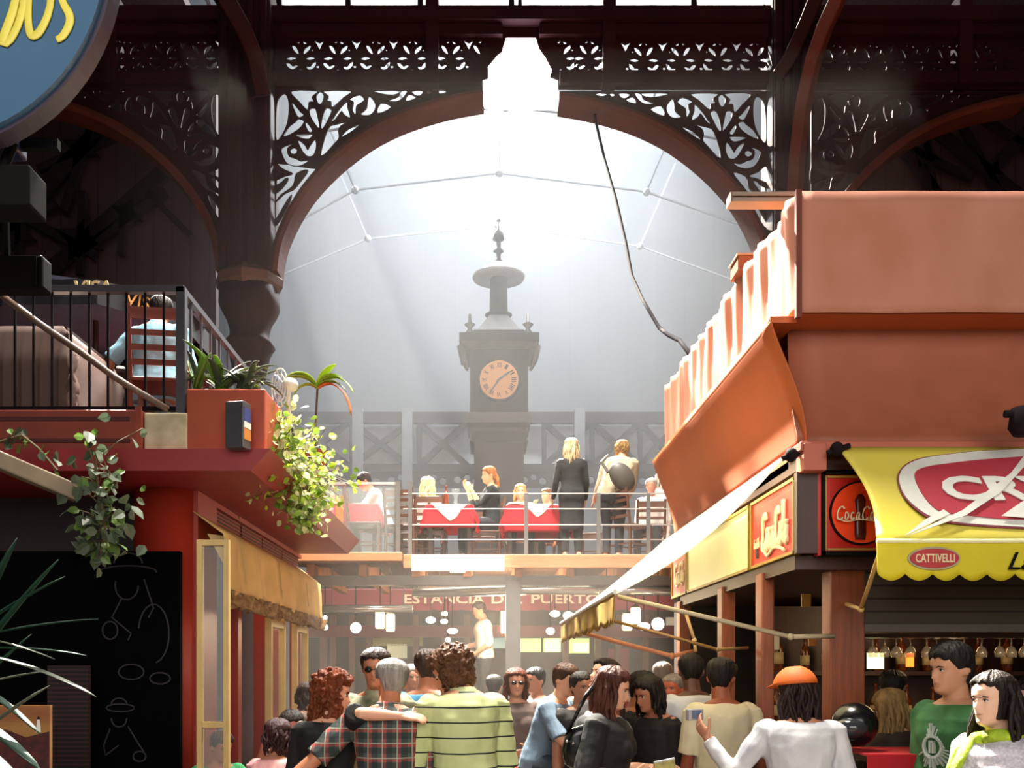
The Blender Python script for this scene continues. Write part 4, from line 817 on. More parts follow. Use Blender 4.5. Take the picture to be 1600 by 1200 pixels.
# ================================================================== restaurant front behind the crowd
FD = 16.0
t = thing('restaurant_front', 'dim restaurant front with wood posts and windows behind the crowd', 'shopfront', (0, FD, 0))
MB().box((-4.2, FD+.6, 0), (4.6, FD+.7, 2.75)).build('back_panel', mat('shopfront_dark', '#3c302a', .7, var=.3), t)
for a in (500, 515, 545, 572, 645, 690, 725, 880, 930, 962, 1005, 1065, 1120): MB().box((X(a, FD), FD, 0), (X(a+9, FD), FD+.12, 2.5)).build('post', mat('shop_post', '#6b4a38', .5, var=.2), t)
MB().box((X(470, FD), FD-.05, 2.12), (X(1130, FD), FD+.1, 2.32)).build('lintel', mat('shop_lintel', '#6e2a28', .5), t)
MB().box((X(470, FD), FD-.02, 0), (X(1130, FD), FD+.1, .95)).build('counter_panel', wooddk, t)
for x0, x1, y0, y1, c_, e in ((572, 658, 990, 1008, '#8a8048', .25), (900, 925, 1003, 1018, '#d8e8a0', 2.0), (808, 848, 996, 1018, '#d0e08c', 1.2), (853, 880, 996, 1018, '#e0f0a8', 1.6), (884, 926, 996, 1020, '#c8dc8c', 1.2), (770, 790, 975, 1012, '#a8c8c0', .5), (600, 632, 1005, 1028, '#c8c4a0', .5), (955, 990, 1012, 1050, '#8c2a28', .1), (1050, 1066, 962, 995, '#c4b8a0', .3)):
    MB().box((X(x0, FD), FD+.5, Z(y1, FD)), (X(x1, FD), FD+.56, Z(y0, FD))).build('window', mat('win'+c_, c_, .5, emit=c_, es=e), t)
t = thing('maroon_awning', 'maroon awning lettered in pale capitals under the mezzanine', 'awning', (.2, 15.4, 2.5)); D = 15.3
am = mat('maroon_canvas', '#7c2630', .8, var=.1)
MB().grid(lambda u, v: V((X(470, D)+u*(X(1070, D)-X(470, D)), D+.7-v*.7, 3.0-v*.35)), 20, 4).build('canopy', am, t, smooth=True, solid=.006)
MB().grid(lambda u, v: V((X(470, D)+u*(X(1070, D)-X(470, D)), D-.01, 2.86-.21-v*(.10+.0+.03*abs(math.sin(u*45))**.6)+.21*(1-v)*1.0)), 240, 6).build('valance', am, t, solid=.006)
for s_, a, b in (('ESTANCIA', 632, 757), ('DEL', 768, 816), ('PUERTO', 830, 938)): text('lettering', s_, front(X((a+b)/2, D), D-.03, Z(936, D)), X(b, D)-X(a, D), .15, mat('awning_letters', '#d8b8a0', .6), t, bold=.02)
# hanging lamps
def glow_body(lab, px, py, D, w_=.055, h=.24, top=2.99):
    t = thing('pendant_lamp', lab, 'lamp', P(px, py, D), group='warm pendant lamps below the mezzanine'); p = P(px, py, D)
    MB().lathe([(w_*.8, 0), (w_, .02), (w_, h-.02), (w_*.8, h)], p-V((0, 0, h/2)), 14).build('lamp_shade', lampw, t, smooth=True)
    MB().tube([p+V((0, 0, h/2)), V((p.x, p.y, max(top, p.z+h)))], .008, 6).build('cord', irondark, t); MB().lathe([(w_*1.05, 0), (w_*.4, .04)], p+V((0, 0, h/2)), 12).build('cap', irondark, t)
glow_body('cylindrical lamp hanging left of its twin below the mezzanine, left group', 594, 968, 13.0, .065, .24); glow_body('cylindrical lamp hanging slightly lower beside its twin, left group', 610, 973, 13.2, .06, .24)
glow_body('cylindrical lamp hanging left of its twin near the awning arms', 980, 972, 12.3, .064, .21); glow_body('cylindrical lamp hanging higher beside its twin near the awning arms', 993, 962, 12.45, .064, .21)
def globe(lab, px, py, D, r, sx=1):
    t = thing('globe_lamp', lab, 'lamp', P(px, py, D), group='glowing globe lamps'); MB().ball(P(px, py, D), r*sx, r, r, 16).build('globe', lampc, t, smooth=True); MB().tube([P(px, py, D)+V((0, 0, r*.9)), V((X(px, D), D, 2.99 if D < 14.9 else 2.84))], .01, 6).build('stem', irondark, t)
for lab, px, py, D, r, sx in (('round glowing globe near the cream fringe', 556, 981, 14, .08, 1), ('flat glowing lamp left of the waiter', 673, 969, 14.6, .05, 1.5), ('small upper glowing lamp left of the waiter', 695, 959, 14.75, .035, 1.6), ('small lower glowing lamp left of the waiter', 694, 971, 14.6, .035, 1.7), ('glowing lamp right of the post', 867, 959, 14.5, .05, 1.6), ('glowing lamp close to the white awning hem', 888, 962, 14, .06, 1.3), ('low glowing lamp right of the post', 860, 986, 14.5, .055, 1.2), ('oval glowing lamp right of the twin lanterns', 1006, 979, 12.5, .055, 1.5), ('large round glowing lamp near the far wooden post', 1028, 975, 12.3, .082, 1), ('small glowing lamp by the cream fringe, upper', 508, 965, 13, .03, 1), ('small glowing lamp by the cream fringe, lower', 508, 980, 13, .04, 1), ('small low lamp left of the waiter', 700, 1000, 14.6, .045, .8), ('small lamp with wide glow left of the waiter', 707, 986, 14.6, .045, 1.8)):
    globe(lab, px, py, D, r, sx)
tag(MB().box((X(783, 15.9), 15.9, Z(989, 15.9)), (X(792, 15.9), 15.96, Z(955, 15.9))).build('tube_lamp', lampw), 'upright glowing tube lamp just right of the waiter', 'lamp')
light('warm_fill', 'POINT', (.2, 13.0, 2.4), 220, (1, .78, .5), shadow_soft_size=.4); light('left_stall_lamp', 'POINT', (-3.0, 9.0, 2.4), 50, (1, .75, .45), shadow_soft_size=.3); light('stall_lamp', 'POINT', (3.2, 6.6, 1.95), 16, (1, .65, .35), shadow_soft_size=.2)
# waiter's platform
tag(MB().box((-1.3, 13.9, 0), (1.2, 15.2, .9)).build('serving_platform', wooddk), 'dark raised platform under the waiter behind the crowd', 'platform')
# stainless counters at the left
# ================================================================== terrace furniture
TZ = 3.2; tag(MB().box((-6, 6.62, 3.046), (-2.06, 9.55, TZ)).build('terrace_platform', wooddk), 'dark raised wooden deck on the left terrace', 'deck')
lc = make_chair('red brown ladder back chair behind the man in light blue on the upper terrace', (-2.33, 6.98, TZ), math.pi+.15, None, .96, mat('chair_redwood', '#7c3018', .4, var=.3))
cloth_table('terrace table near the railing', 'grey brown tablecloth on the terrace table behind the railing', (X(30, 6.95)-.5, 7.0, TZ), 2.0, .8, .62, .0, cm_=mat('taupe_cloth', '#5e4a44', .85, var=.1))
t = thing('dining_table', 'small dark table with white plates in front of the man in light blue', 'table', (-2.75, 7.75, TZ)); MB().box((-3.1, 7.45, TZ+.70), (-2.2, 8.1, TZ+.73)).build('table_top', wooddk, t); MB().box((-2.7, 7.7, TZ), (-2.6, 7.8, TZ+.70)).build('leg', wooddk, t)
for (x, y, lab) in ((X(40, 6.9), 6.9, 'white folded napkin on the long terrace table'), (X(60, 6.9), 6.95, 'white cup on the long terrace table'), (X(165, 7.6), 7.6, 'white cup left of the man in light blue'), (X(187, 7.6), 7.62, 'white folded napkin by the man in light blue')):
    tag(MB().lathe([(.025, 0), (.035, .02), (.035, .055), (.03, .06)], (x, y, TZ+(.765 if 'long' in lab else .735)), 10).build('napkin' if 'napkin' in lab else 'cup', white, smooth=True), lab, 'napkin' if 'napkin' in lab else 'cup')
# fan on the terrace corner
t = thing('standing_fan', 'white and blue standing fan behind the terrace railing', 'fan', P(432, 700, 7.0)); D = 7.0; fm = mat('fan_white', '#dcdcd4', .3); c = P(437, 606, D)
m = MB()
for r in (.05, .09, .13): m.tube([c+V((r*math.cos(a*.3142)*.5, -r*.2*math.cos(a*.3142), r*math.sin(a*.3142)*1.1)) for a in range(21)], .005, 5)
for k in range(10): a = k*.628; m.tube([c, c+V((.13*math.cos(a)*.5, -.026*math.cos(a), .143*math.sin(a)))], .003, 4)
m.build('grille', fm, t)
for k in range(3):
    a = k*2.1; M_ = Matrix.Translation(c+V((.03*math.cos(a), .02, .06*math.sin(a)))) ; MB().ball((0, 0, 0), .028, .008, .055, 10, M_ @ Matrix.Rotation(-a+1.57, 4, 'Y')).build('blade', mat('fan_blue', '#8fa4d0', .3), t, smooth=True)
MB().ball(c+V((.07, .03, .03)), .06, .07, .05).build('motor', fm, t, smooth=True); MB().tube([c+V((.06, .03, 0)), V((c.x+.06, D+.03, MZ+.02))], .018, 8).build('stand', fm, t); MB().lathe([(.12, 0), (.12, .02), (.03, .04)], (c.x+.06, D+.03, MZ), 16).build('foot', fm, t)
# ================================================================== plants
leafg = mat('leaf_green', '#6d8a2e', .5, var=.35, vs=8, trans=.3); leafd = mat('leaf_grey_green', '#4c5a44', .5, var=.35, vs=8, trans=.15); leafy = mat('leaf_yellow_green', '#a5c238', .5, var=.3, vs=8, trans=.4); leafb = mat('leaf_dark', '#183a2c', .7, spec=.2, var=.35, vs=4, trans=.1); leafo = mat('leaf_dry', '#c8742c', .7, trans=.3)
def blade(m, p, d, L, wd, droop, n=9, seg=None, tip=.0, twist=0):
    d = V(d).normalized(); side = d.cross(V((0, 0, 1))); side = side.normalized() if side.length > .05 else V((1, 0, 0)); side = Matrix.Rotation(twist, 3, d) @ side
    pts = []; q = V(p); dd = d.copy()
    for i in range(n+1): pts.append(q.copy()); q = q+dd*L/n; dd = (dd+V((0, 0, -droop/n))).normalized()
    prev = None
    for i, q in enumerate(pts):
        a = i/n; w_ = wd*(math.sin(math.pi*min(1, a*.85+.12))**.7)*(1 if a < 1 else .05); dr = (pts[min(i+1, n)]-pts[max(i-1, 0)]).normalized(); up = side.cross(dr)*w_*.18
        row = [m.bm.verts.new(q-side*w_+up), m.bm.verts.new(q), m.bm.verts.new(q+side*w_+up)]
        if prev: m.bm.faces.new((prev[0], prev[1], row[1], row[0])); m.bm.faces.new((prev[1], prev[2], row[2], row[1]))
        prev = row
def leaf(m, c, d, s_, nrm):
    d = V(d).normalized(); sd_ = d.cross(V(nrm)).normalized()
    v = [m.bm.verts.new(V(c)+d*s_*a+sd_*s_*b+V(nrm)*s_*h) for a, b, h in ((0, 0, 0), (.25, .36, .06), (.65, .38, .04), (1.1, 0, -.1), (.65, -.38, .04), (.25, -.36, .06), (.45, 0, -.03))]
    for i in range(6): m.bm.faces.new((v[i], v[(i+1) % 6], v[6]))
def strap_plant(label, c, n, L, wd, mats, up=(.5, 1.0), droop=(.9, 2.0), seedv=1):
    r = random.Random(seedv); t = thing('strap_leaf_plant', label, 'plant', c); ms = [MB() for _ in mats]
    for i in range(n):
        a = i*2.4+r.uniform(-.3, .3); k = r.uniform(*up); blade(ms[r.randrange(len(mats))], V(c)+V((r.uniform(-.03, .03), r.uniform(-.03, .03), 0)), (math.cos(a), math.sin(a)*.8, k*1.6), L*r.uniform(.7, 1.1), wd, r.uniform(*droop))
    for q, mm_ in zip(ms, mats): q.build('leaves', mm_, t, smooth=True, solid=.003)
    return t
strap_plant('strap leaved plant with curling grey green leaves in the square planter', P(345, 610, 6.6), 22, .40, .024, [leafg, leafd], seedv=3); strap_plant('smaller strap leaved plant at the right side of the square planter', P(385, 608, 6.55), 14, .30, .02, [leafd, leafd], seedv=5); strap_plant('upright strap leaved plant at the left side of the square planter', P(308, 608, 6.5), 8, .26, .022, [leafg, leafd], up=(1.2, 2), droop=(.3, .9), seedv=8)
def ivy(label, centers, n, s_, mats, seedv, depth=.15):
    r = random.Random(seedv); t = thing('trailing_plant', label, 'plant', centers[0][0]); ms = [MB() for _ in mats]; st_ = MB()
    st_.tube([c for c, _ in centers], .008, 5)
    for i in range(n):
        k = r.random()*(len(centers)-1); a = int(k); f = k-a; c = centers[a][0].lerp(centers[a+1][0], f); rad = centers[a][1]*(1-f)+centers[a+1][1]*f
        p = c+V((r.gauss(0, .5), r.gauss(0, .5)*depth/.15, r.gauss(0, .5)))*rad
        nrm = V((r.uniform(-1, 1), r.uniform(-1.2, .2), r.uniform(-.2, 1))).normalized(); d = V((r.uniform(-1, 1), r.uniform(-1, 1), r.uniform(-1, .2))); d = d-nrm*d.dot(nrm); leaf(ms[r.randrange(len(mats))], p, d, s_*r.uniform(.7, 1.2), nrm)
        if i % 5 == 0: st_.tube([c, (c+p)/2+V((0, 0, .02)), p], .003, 4)
    st_.build('stems', mat('stem_brown', '#5a4a2a', .7), t)
    for q, mm_ in zip(ms, mats): q.build('leaves', mm_, t)
    return t
ivy('bushy trailing plant spilling over the sunlit edge of the left terrace', [(P(432, 665, 6.7), .16), (P(440, 710, 6.8), .26), (P(462, 745, 7.2), .32), (P(490, 735, 7.9), .26), (P(476, 785, 7.3), .20), (P(475, 812, 7.3), .08)], 1150, .055, [leafg, leafy, mat('leaf_pale', '#c4c48c', .5, var=.3, trans=.3)], 11)
ivy('long hanging ivy below the long wooden planter', [(P(150, 700, 5.9), .22), (P(150, 735, 5.9), .26), (P(158, 790, 5.9), .20), (P(165, 830, 5.9), .17), (P(155, 868, 5.9), .07)], 150, .085, [leafd, leafd, mat('leaf_mid', '#5c7a34', .5, var=.3, trans=.2)], 5, .1)
ivy('sparse ivy strand at the left edge of the wooden planter', [(P(0, 690, 5.9), .06), (P(35, 680, 5.9), .12), (P(60, 700, 5.9), .12), (P(90, 735, 5.9), .12)], 20, .07, [leafd, mat('leaf_mid')], 9, .1)
t = thing('drooping_plant', 'sunlit drooping broad leaved plant on a thin stem above the trailing plant', 'plant', P(492, 700, 8.3)); D = 8.3; m = MB(); m2 = MB()
for a, L, dr, q in ((2.8, .30, 2.2, 0), (3.3, .22, 2.6, 0), (.3, .30, 2.3, 0), (.0, .22, 1.8, 0), (1.2, .2, .9, 0), (2.2, .24, 1.8, 0), (-.5, .34, 2.8, 1), (.8, .2, 1.6, 0), (4.2, .3, 2.4, 0)): blade(m2 if q else m, P(496, 608, D), (math.cos(a), -.25, .9+.4*math.sin(a*3)), L*1.45, .045, dr*1.2)
m.build('leaves', leafy, t, smooth=True, solid=.003); m2.build('dry_leaf', leafo, t, smooth=True, solid=.003); MB().tube([P(492, 706, D), P(494, 650, D), P(496, 608, D)], .01, 6).build('stem', mat('stem_brown'), t); MB().lathe([(.09, -.12), (.12, .08)], P(492, 720, D), 16).build('pot', redpan, t)
t = thing('spiky_plant', 'large dark plant with long sword leaves in the lower left foreground', 'plant', P(-60, 1300, 3.6)); m = MB(); m2 = MB(); D = 3.6
for q, (a, b, c_, d_, wd, mm_) in enumerate(((-90, 1010, 150, 973, .012, 0), (-60, 1015, 132, 1030, .016, 0), (-20, 1025, 146, 1094, .012, 1), (-60, 1080, 72, 1052, .012, 1), (-50, 1060, 60, 1150, .014, 0), (-60, 1110, 62, 1210, .02, 0), (-80, 1090, 90, 880, .02, 0), (-70, 1050, 26, 846, .016, 0), (-60, 1150, 40, 1240, .02, 0), (-80, 1120, 48, 995, .012, 0), (-70, 990, 82, 1034, .008, 1), (-90, 1200, 76, 1078, .01, 1), (-60, 1000, 100, 905, .012, 0))):
    p, e = P(a, b, D), P(c_, d_, D-.15*(q % 3)); dd = e-p; blade(m2 if mm_ else m, p, dd+V((0, 0, .12*dd.length)), dd.length*1.02, wd*1.3, .22)
m.build('leaves', leafb, t, smooth=True, solid=.003); m2.build('pale_leaves', mat('leaf_grey', '#5d6458', .7, spec=.2, trans=.1), t, smooth=True, solid=.003); MB().lathe([(.14, 0), (.2, .4), (.22, .42)], (X(-60, D), D, 0), 20).build('pot', redpan, t); MB().tube([(X(-60, D), D, .35), P(-65, 1200, D), P(-68, 1060, D)], [.05, .04, .02], 8).build('trunk', mat('stem_brown'), t)
# ================================================================== people
def skinmat(c): return mat('skin_'+c, c, .55, var=.06, vs=3)
def hairmat(c, c2=None): return mat('hair_'+c, c, .6, spec=.25, var=.45, vs=30, c2=c2, bump=.6, bs=60, stretch=(1, 1, .25))
def clothmat(c, c2=None, var=.12): return mat('cloth_'+c+(c2 or ''), c, .85, var=var, vs=6, c2=c2, bump=.15, bs=25)
def remesh(o, vox, sm=3, wr=0, ws=.12):
    k = o.modifiers.new('remesh', 'REMESH'); k.mode = 'VOXEL'; k.voxel_size = vox; k.use_smooth_shade = True
    if sm: k = o.modifiers.new('smooth', 'SMOOTH'); k.factor = .5; k.iterations = sm
    if wr:
        nm = 'folds%.2f' % ws; tx = bpy.data.textures.get(nm) or bpy.data.textures.new(nm, 'CLOUDS'); tx.noise_scale = ws; tx.noise_depth = 1
        k = o.modifiers.new('folds', 'DISPLACE'); k.texture = tx; k.strength = wr; k.mid_level = .5; k.texture_coords = 'LOCAL'
    return o
# head profile: height fraction -> front, back, half width (metres for a 0.235 m head; front is towards -Y)
HP = [(-.012, -.030, .045, .030), (0, -.068, .040, .034), (.012, -.084, .036, .046), (.03, -.086, .040, .055), (.05, -.085, .055, .060), (.075, -.086, .075, .065), (.10, -.088, .088, .071), (.12, -.087, .096, .0745), (.14, -.093, .10, .077), (.165, -.092, .10, .078), (.19, -.080, .094, .075), (.212, -.056, .075, .060), (.228, -.028, .045, .038), (.235, -.004, .012, .01)]
def hprof(z):
    for a, b in zip(HP, HP[1:]):
        if z <= b[0]:
            t = (z-a[0])/(b[0]-a[0]); t = max(0, t); return [a[i]+(b[i]-a[i])*t for i in (1, 2, 3)]
    return list(HP[-1][1:])
def g_(x, s): return math.exp(-(x/s)**2)
def headpt(a, z, infl=0.0, face=True, fem=0):
    """a = angle, 0 at the face, turning to the person's left; returns a point in head space"""
    f, b, w_ = hprof(z); mid = .012; ca, sa = math.cos(a), math.sin(a)
    w_ *= (1-.05*fem*(z < .05))
    y = mid+(f-mid)*abs(ca)**.9 if ca > 0 else mid+(b-mid)*abs(ca)**.95
    x = w_*math.copysign(abs(sa)**.92, sa)
    if face and ca > 0:
        y -= (.024*max(0, 1-abs(z-.086)/.045)**1.2*(1.0 if z < .086 else .9)+.004*g_(z-.115, .02))*g_(x, .0115)+.006*g_(x, .020)*g_(z-.082, .009)
        y -= .007*g_(x, .024)*(g_(z-.060, .006)+g_(z-.048, .006)*.9)+.006*g_(x, .022)*g_(z-.018, .013)
        y += .010*(g_(abs(x)-.031, .015)*g_(z-.118, .013))-.004*g_(abs(x)-.03, .025)*g_(z-.138, .008)+.004*g_(x, .02)*g_(z-.035, .006)
        y -= .004*g_(abs(x)-.045, .018)*g_(z-.085, .02)
    if infl: n_ = V((x/.08, (y-mid)/.1, (z-.12)/.11)); n_.normalize(); return V((x, y, z))+n_*infl
    return V((x, y, z))
def head_mesh(m, M, face=True, fem=0, na=44, nz=44):
    rows = []
    for j in range(nz+1):
        z = -.012+(.247)*j/nz; rows.append([m.bm.verts.new(M @ headpt(2*math.pi*i/na, z, 0, face, fem)) for i in range(na)])
    for r0, r1 in zip(rows, rows[1:]):
        for i in range(na): m.bm.faces.new((r0[i], r0[(i+1) % na], r1[(i+1) % na], r1[i]))
    m.bm.faces.new(rows[0][::-1]); m.bm.faces.new(rows[-1])
    for sx in (-1, 1): m.loft([(M @ V((sx*x, y, z)), M.to_3x3() @ V((sx*.004, .010*s_, 0)), M.to_3x3() @ V((sx*.003, 0, .012*s_))) for x, y, z, s_ in ((.066, .012, .102, 1.2), (.078, .016, .104, 1.6), (.086, .022, .106, 1.9), (.089, .024, .107, 1.3))], 12)
def hair_shell(m, M, style, r, thick=.014, line=.0, na=72, nz=48, curl=0):
    rows = []
    for j in range(nz+1):
        z = -.012+.247*j/nz; row = []
        for i in range(na):
            a = 2*math.pi*i/na; aa = min(a, 2*math.pi-a); ad = math.degrees(aa)
            if ad < 48: lim = .178+line+.008*math.sin(ad*.12)
            elif ad < 80: lim = .178+line-(ad-48)/32*(.178-.118)
            elif ad < 105: lim = .118 if style != 'bun' else .12
            else: lim = .118-(ad-105)/40*.085
            lim = max(lim, .012 if ad > 120 else 0)
            if style in ('long', 'bob', 'curly') and ad > 62: lim = min(lim, .03 if style != 'curly' else .02)
            k = max(-.6, min(1, (z-lim)/(.012 if z < lim or style != 'short' else .05))); k = k if k < 0 else .25+.75*k*(2-k); nz_ = noise.noise(V((math.sin(a)*3+r, math.cos(a)*3, z*14)))
            if curl: nz_ = noise.noise(V((math.sin(a)*5+r, math.cos(a)*5, z*45)))*1.5
            t_ = thick*(1+.35*g_(z-.2, .05))*(1+.35*nz_)
            if curl: t_ *= 1.35
            # parting and strands
            t_ += .0022*math.sin(a*26+z*40+4*nz_)
            row.append(m.bm.verts.new(M @ headpt(a, z, t_*k if k > 0 else .012*k, False)))
        rows.append(row)
    for r0, r1 in zip(rows, rows[1:]):
        for i in range(na): m.bm.faces.new((r0[i], r0[(i+1) % na], r1[(i+1) % na], r1[i]))
    m.bm.faces.new(rows[0][::-1]); m.bm.faces.new(rows[-1])
def hand(m, wr, d, n_, L=.18, curl=.5, mirror=1, spread=.12, grip=None):
    """palm with five separate fingers; d towards the finger tips, n_ out of the palm"""
    d = V(d).normalized(); n_ = V(n_); n_ = (n_-d*n_.dot(d)).normalized(); t_ = d.cross(n_)*mirror; k = L/.18
    m.loft([(V(wr)+d*a*k, t_*b*k, n_*c*k) for a, b, c in ((-.03, .026, .020), (0, .027, .018), (.025, .036, .016), (.06, .041, .015), (.088, .040, .012), (.096, .034, .008))], 12, power=2.6)
    for q, (off, ln, r_) in enumerate(((.031, .070, .0088), (.011, .078, .0092), (-.010, .072, .0088), (-.029, .056, .0078))):
        p = V(wr)+d*.082*k+t_*off*k; dd = (d+t_*off*spread*14*.3).normalized(); ang = curl*(.8+.12*q); pts = [p-dd*.02*k, p]
        for s_ in (.42, .33, .27):
            ax = dd.cross(n_).normalized(); dd = Matrix.Rotation(ang*.75, 3, ax) @ dd; p = p+dd*ln*s_*k; pts.append(p.copy())
        m.tube(pts, [r_*k, r_*k*1.03, r_*k, r_*k*.92, r_*k*.78], 8, round_ends=True)
    p = V(wr)+d*.018*k+t_*.028*k; dd = (d*.62+t_*.75+n_*.35*(curl+.3)).normalized(); pts = [p-dd*.02*k, p]
    for s_ in (.034, .030, .024): p = p+dd*s_*k; pts.append(p.copy()); dd = (dd+d*.35+n_*.25*curl).normalized()
    m.tube(pts, [.013*k, .013*k, .0112*k, .0105*k, .009*k], 8, round_ends=True)
TORSO = [(-.13, .150, .105, .0), (-.06, .168, .118, .004), (.02, .168, .115, .004), (.10, .150, .103, 0), (.18, .142, .098, 0), (.27, .156, .108, -.004), (.36, .172, .116, -.004), (.42, .178, .108, .002), (.46, .166, .088, .010), (.49, .125, .068, .016), (.515, .078, .058, .018)]
def person(label, x, y, z=0, yaw=0, H=1.70, w_=1.0, d_=1.0, lean=0, side=0, head=(0, 0, 0), L=None, R=None, legs='stand', skin='#c98f6c', top=None, sleeve=.55, hem=-.12, bottom=None, hair=('short', '#2a1c14'), fem=0, vox=.008, eyes=True, group=None, hands=(.5, .5), palms=(None, None), seat_h=.46, skirt=False, lowleg=True, shoe='#1c1816', thick=.014, line=0, wr=.014, collar=False, neck_open=0, hairlen=.3, neckf=16):
    s = H/1.695; t = thing('person', label, 'person', (x, y, z), math.radians(yaw), group); Rt = W[t.name].to_3x3(); Ri = Rt.inverted()
    hip = V((0, 0, .90*s if legs != 'sit' else seat_h+.075*s)); TR = Matrix.Rotation(math.radians(side), 3, 'Y') @ Matrix.Rotation(math.radians(lean), 3, 'X')
    bend = lambda zz: Matrix.Rotation(math.radians(side), 3, 'Y') @ Matrix.Rotation(math.radians(lean)*min(1, max(.0, (zz+.12)/.36))*1.0, 3, 'X')
    spine = {}
    def tp(zz, dx=0, dy=0):
        # curved spine: integrate the bend from the hip upward
        p = V(hip); n_ = 8; 
        for i in range(n_): za = zz*i/n_; p = p+(bend(za) @ V((0, 0, zz/n_)))*s
        return p+(bend(zz) @ V((dx, dy, 0)))*s
    sk = skinmat(skin)
    # --- one continuous skin body
    m = MB()
    def torso(mm_, inf, z0=-9, z1=9, nn=22, hemflare=0):
        rg = []
        for a, b, c, o_ in TORSO:
            if a < z0-.001 or a > z1: continue
            ww = (b*w_*(.93 if fem and .15 < a < .3 else (.95 if fem else 1))+inf*(1.3 if a < .05 else 1)); dd = c*d_*(1+.0*fem)+inf
            if a >= .40: ww = b*min(w_, 1.12)*(.93 if fem else 1)+inf*.8
            bb = bend(a); rg.append((tp(a, 0, o_), bb @ V((ww*s, 0, 0)), bb @ V((0, dd*s, 0))))
        if -3 < z0 < -.13:
            k = 4
            for i in range(1, k+1):
                q = z0+0; a = -.13+(z0+.13)*i/k; b0 = TORSO[0]; ww = b0[1]*w_+inf*1.4+hemflare*i/k; dd = b0[2]*d_+inf+hemflare*.6*i/k
                rg.insert(0, (tp(a), bend(a) @ V((ww*s, 0, 0)), bend(a) @ V((0, dd*s, 0))))
        mm_.loft(rg, nn, power=2.35)
        if fem and z1 > .3:
            for sx in (-1, 1): mm_.ball(tp(.315, sx*.072*w_, -.088*d_), (.062+inf)*s, (.052+inf)*s, (.062+inf)*s, 14)
    torso(m, 0)
    nk = tp(.50, 0, .012); hy, hp, hr = head; HR = Matrix.Rotation(math.radians(hy), 3, 'Z') @ Matrix.Rotation(math.radians(hp), 3, 'X') @ Matrix.Rotation(math.radians(hr), 3, 'Y')
    half = Matrix.Rotation(math.radians(hp)*.4+math.radians(lean)*.35+math.radians(neckf), 3, 'X'); base = nk+(half @ V((0, -.010, .046)))*s
    HM = Matrix.Translation(base) @ (HR @ Matrix.Diagonal((s*.95, s*.95, s*.95))).to_4x4() @ Matrix.Translation((0, -.012, 0))
    m.tube([tp(.46, 0, .012), nk, base+HR @ V((0, .012, .02))*s, base+HR @ V((0, .01, .06))*s], [.075*s, (.060 if not fem else .052)*s*min(1.15, w_), (.056 if not fem else .048)*s, .05*s], 14)
    near = vox < .0075; head_mesh(m, HM, True, fem, 44 if near else 26, 44 if near else 26)
    arms = {}
    for side_, A in (('L', L), ('R', R)):
        sx = 1 if side_ == 'L' else -1; sh = tp(.435, sx*.175*min(w_, 1.12)*(.93 if fem else 1), .006)
        if A is None: A = ((.10*sx, -.05, -1), (.06*sx, -.3, -1), 'local')
        u, f = V(A[0]), V(A[1])
        if len(A) < 3: u, f = Ri @ u, Ri @ f
        u.normalize(); f.normalize(); el = sh+u*.285*s; wrist = el+f*.25*s; arms[side_] = (sh, el, wrist, u, f)
        aw_ = min(1.25, (w_+d_)/2)**.8*(.9 if fem else 1)
        m.tube([sh-u*.03*s, sh+u*.04*s, sh+u*.14*s, el-u*.02*s, el+f*.03*s, el+f*.10*s, el+f*.19*s, wrist], [.040*s*aw_, .047*s*aw_, .046*s*aw_, .040*s*aw_, .040*s*aw_, .041*s*aw_, .031*s*aw_, .026*s*aw_], 12, round_ends=True)
        pn = palms[0 if side_ == 'L' else 1]; pn = Ri @ V(pn) if pn is not None else V((-sx, -.2, 0)); 
        hand(m, wrist, f, pn, .18*s*(.93 if fem else 1), hands[0 if side_ == 'L' else 1], -sx)
    LG = {}
    for sx in (-1, 1):
        h0 = tp(-.03, sx*.085, 0)
        if legs == 'sit': kn = h0+V((sx*.05, -.40*s, .0)); an = V((kn.x, kn.y+.02, max(.08*s, kn.z-.42*s)))
        elif legs == 'stride': kn = h0+V((0, -.06*s+sx*.03, -.41*s)); an = V((kn.x+.0, kn.y+(.09 if sx > 0 else .05)*s, .08*s))
        else: kn = V((h0.x*1.05, h0.y-.015*s, h0.z-.41*s)); an = V((h0.x*1.1, h0.y+.02*s, .08*s))
        toe = V((an.x+sx*.02, an.y-.16*s, an.z-.045*s)); LG[sx] = (h0, kn, an, toe)
        m.tube([h0, h0.lerp(kn, .5), kn, kn.lerp(an, .35), an], [.085*s*w_, .072*s*w_, .052*s, .050*s, .034*s], 12, round_ends=True)
        m.tube([an+V((0, .04*s, -.03*s)), an.lerp(toe, .5)+V((0, 0, -.02*s)), toe], [.036*s, .036*s, .03*s], 10, round_ends=True)
    body = m.build('body', sk, t, local=True); t_body = body; remesh(body, vox, 1 if near else 1)
    # --- face details
    if eyes:
        lp = MB(); EW = mat('eye_white', '#c8beb4', .3, var=.02); IR = mat('iris', '#241610', .2); HB = hairmat(hair[1]); LB = mat('lash_line', '#20140f', .6)
        for sx in (-1, 1):
            eo = MB().ball(HM @ V((sx*.031, -.0718, .117)), .0100*s).build('eye', EW, t, local=True, smooth=True); MB().ball(HM @ V((sx*.031, -.0785, .117)), .0052*s, None, None, 10).build('iris', IR, eo, local=True, smooth=True)
            MB().tube([HM @ V((sx*a, b, c)) for a, b, c in ((.014, -.094, .131), (.030, -.0925, .136), (.048, -.079, .132))], [.0024*s, .0032*s, .0016*s], 6).build('eyebrow', HB, t, local=True, smooth=True)
            MB().tube([HM @ V((sx*a, b, c)) for a, b, c in ((.019, -.0795, .1185), (.026, -.0835, .1235), (.036, -.0825, .1235), (.045, -.074, .1175))], [.0012*s, .0022*s, .0022*s, .0012*s], 6).build('eyelid', LB, t, local=True, smooth=True)
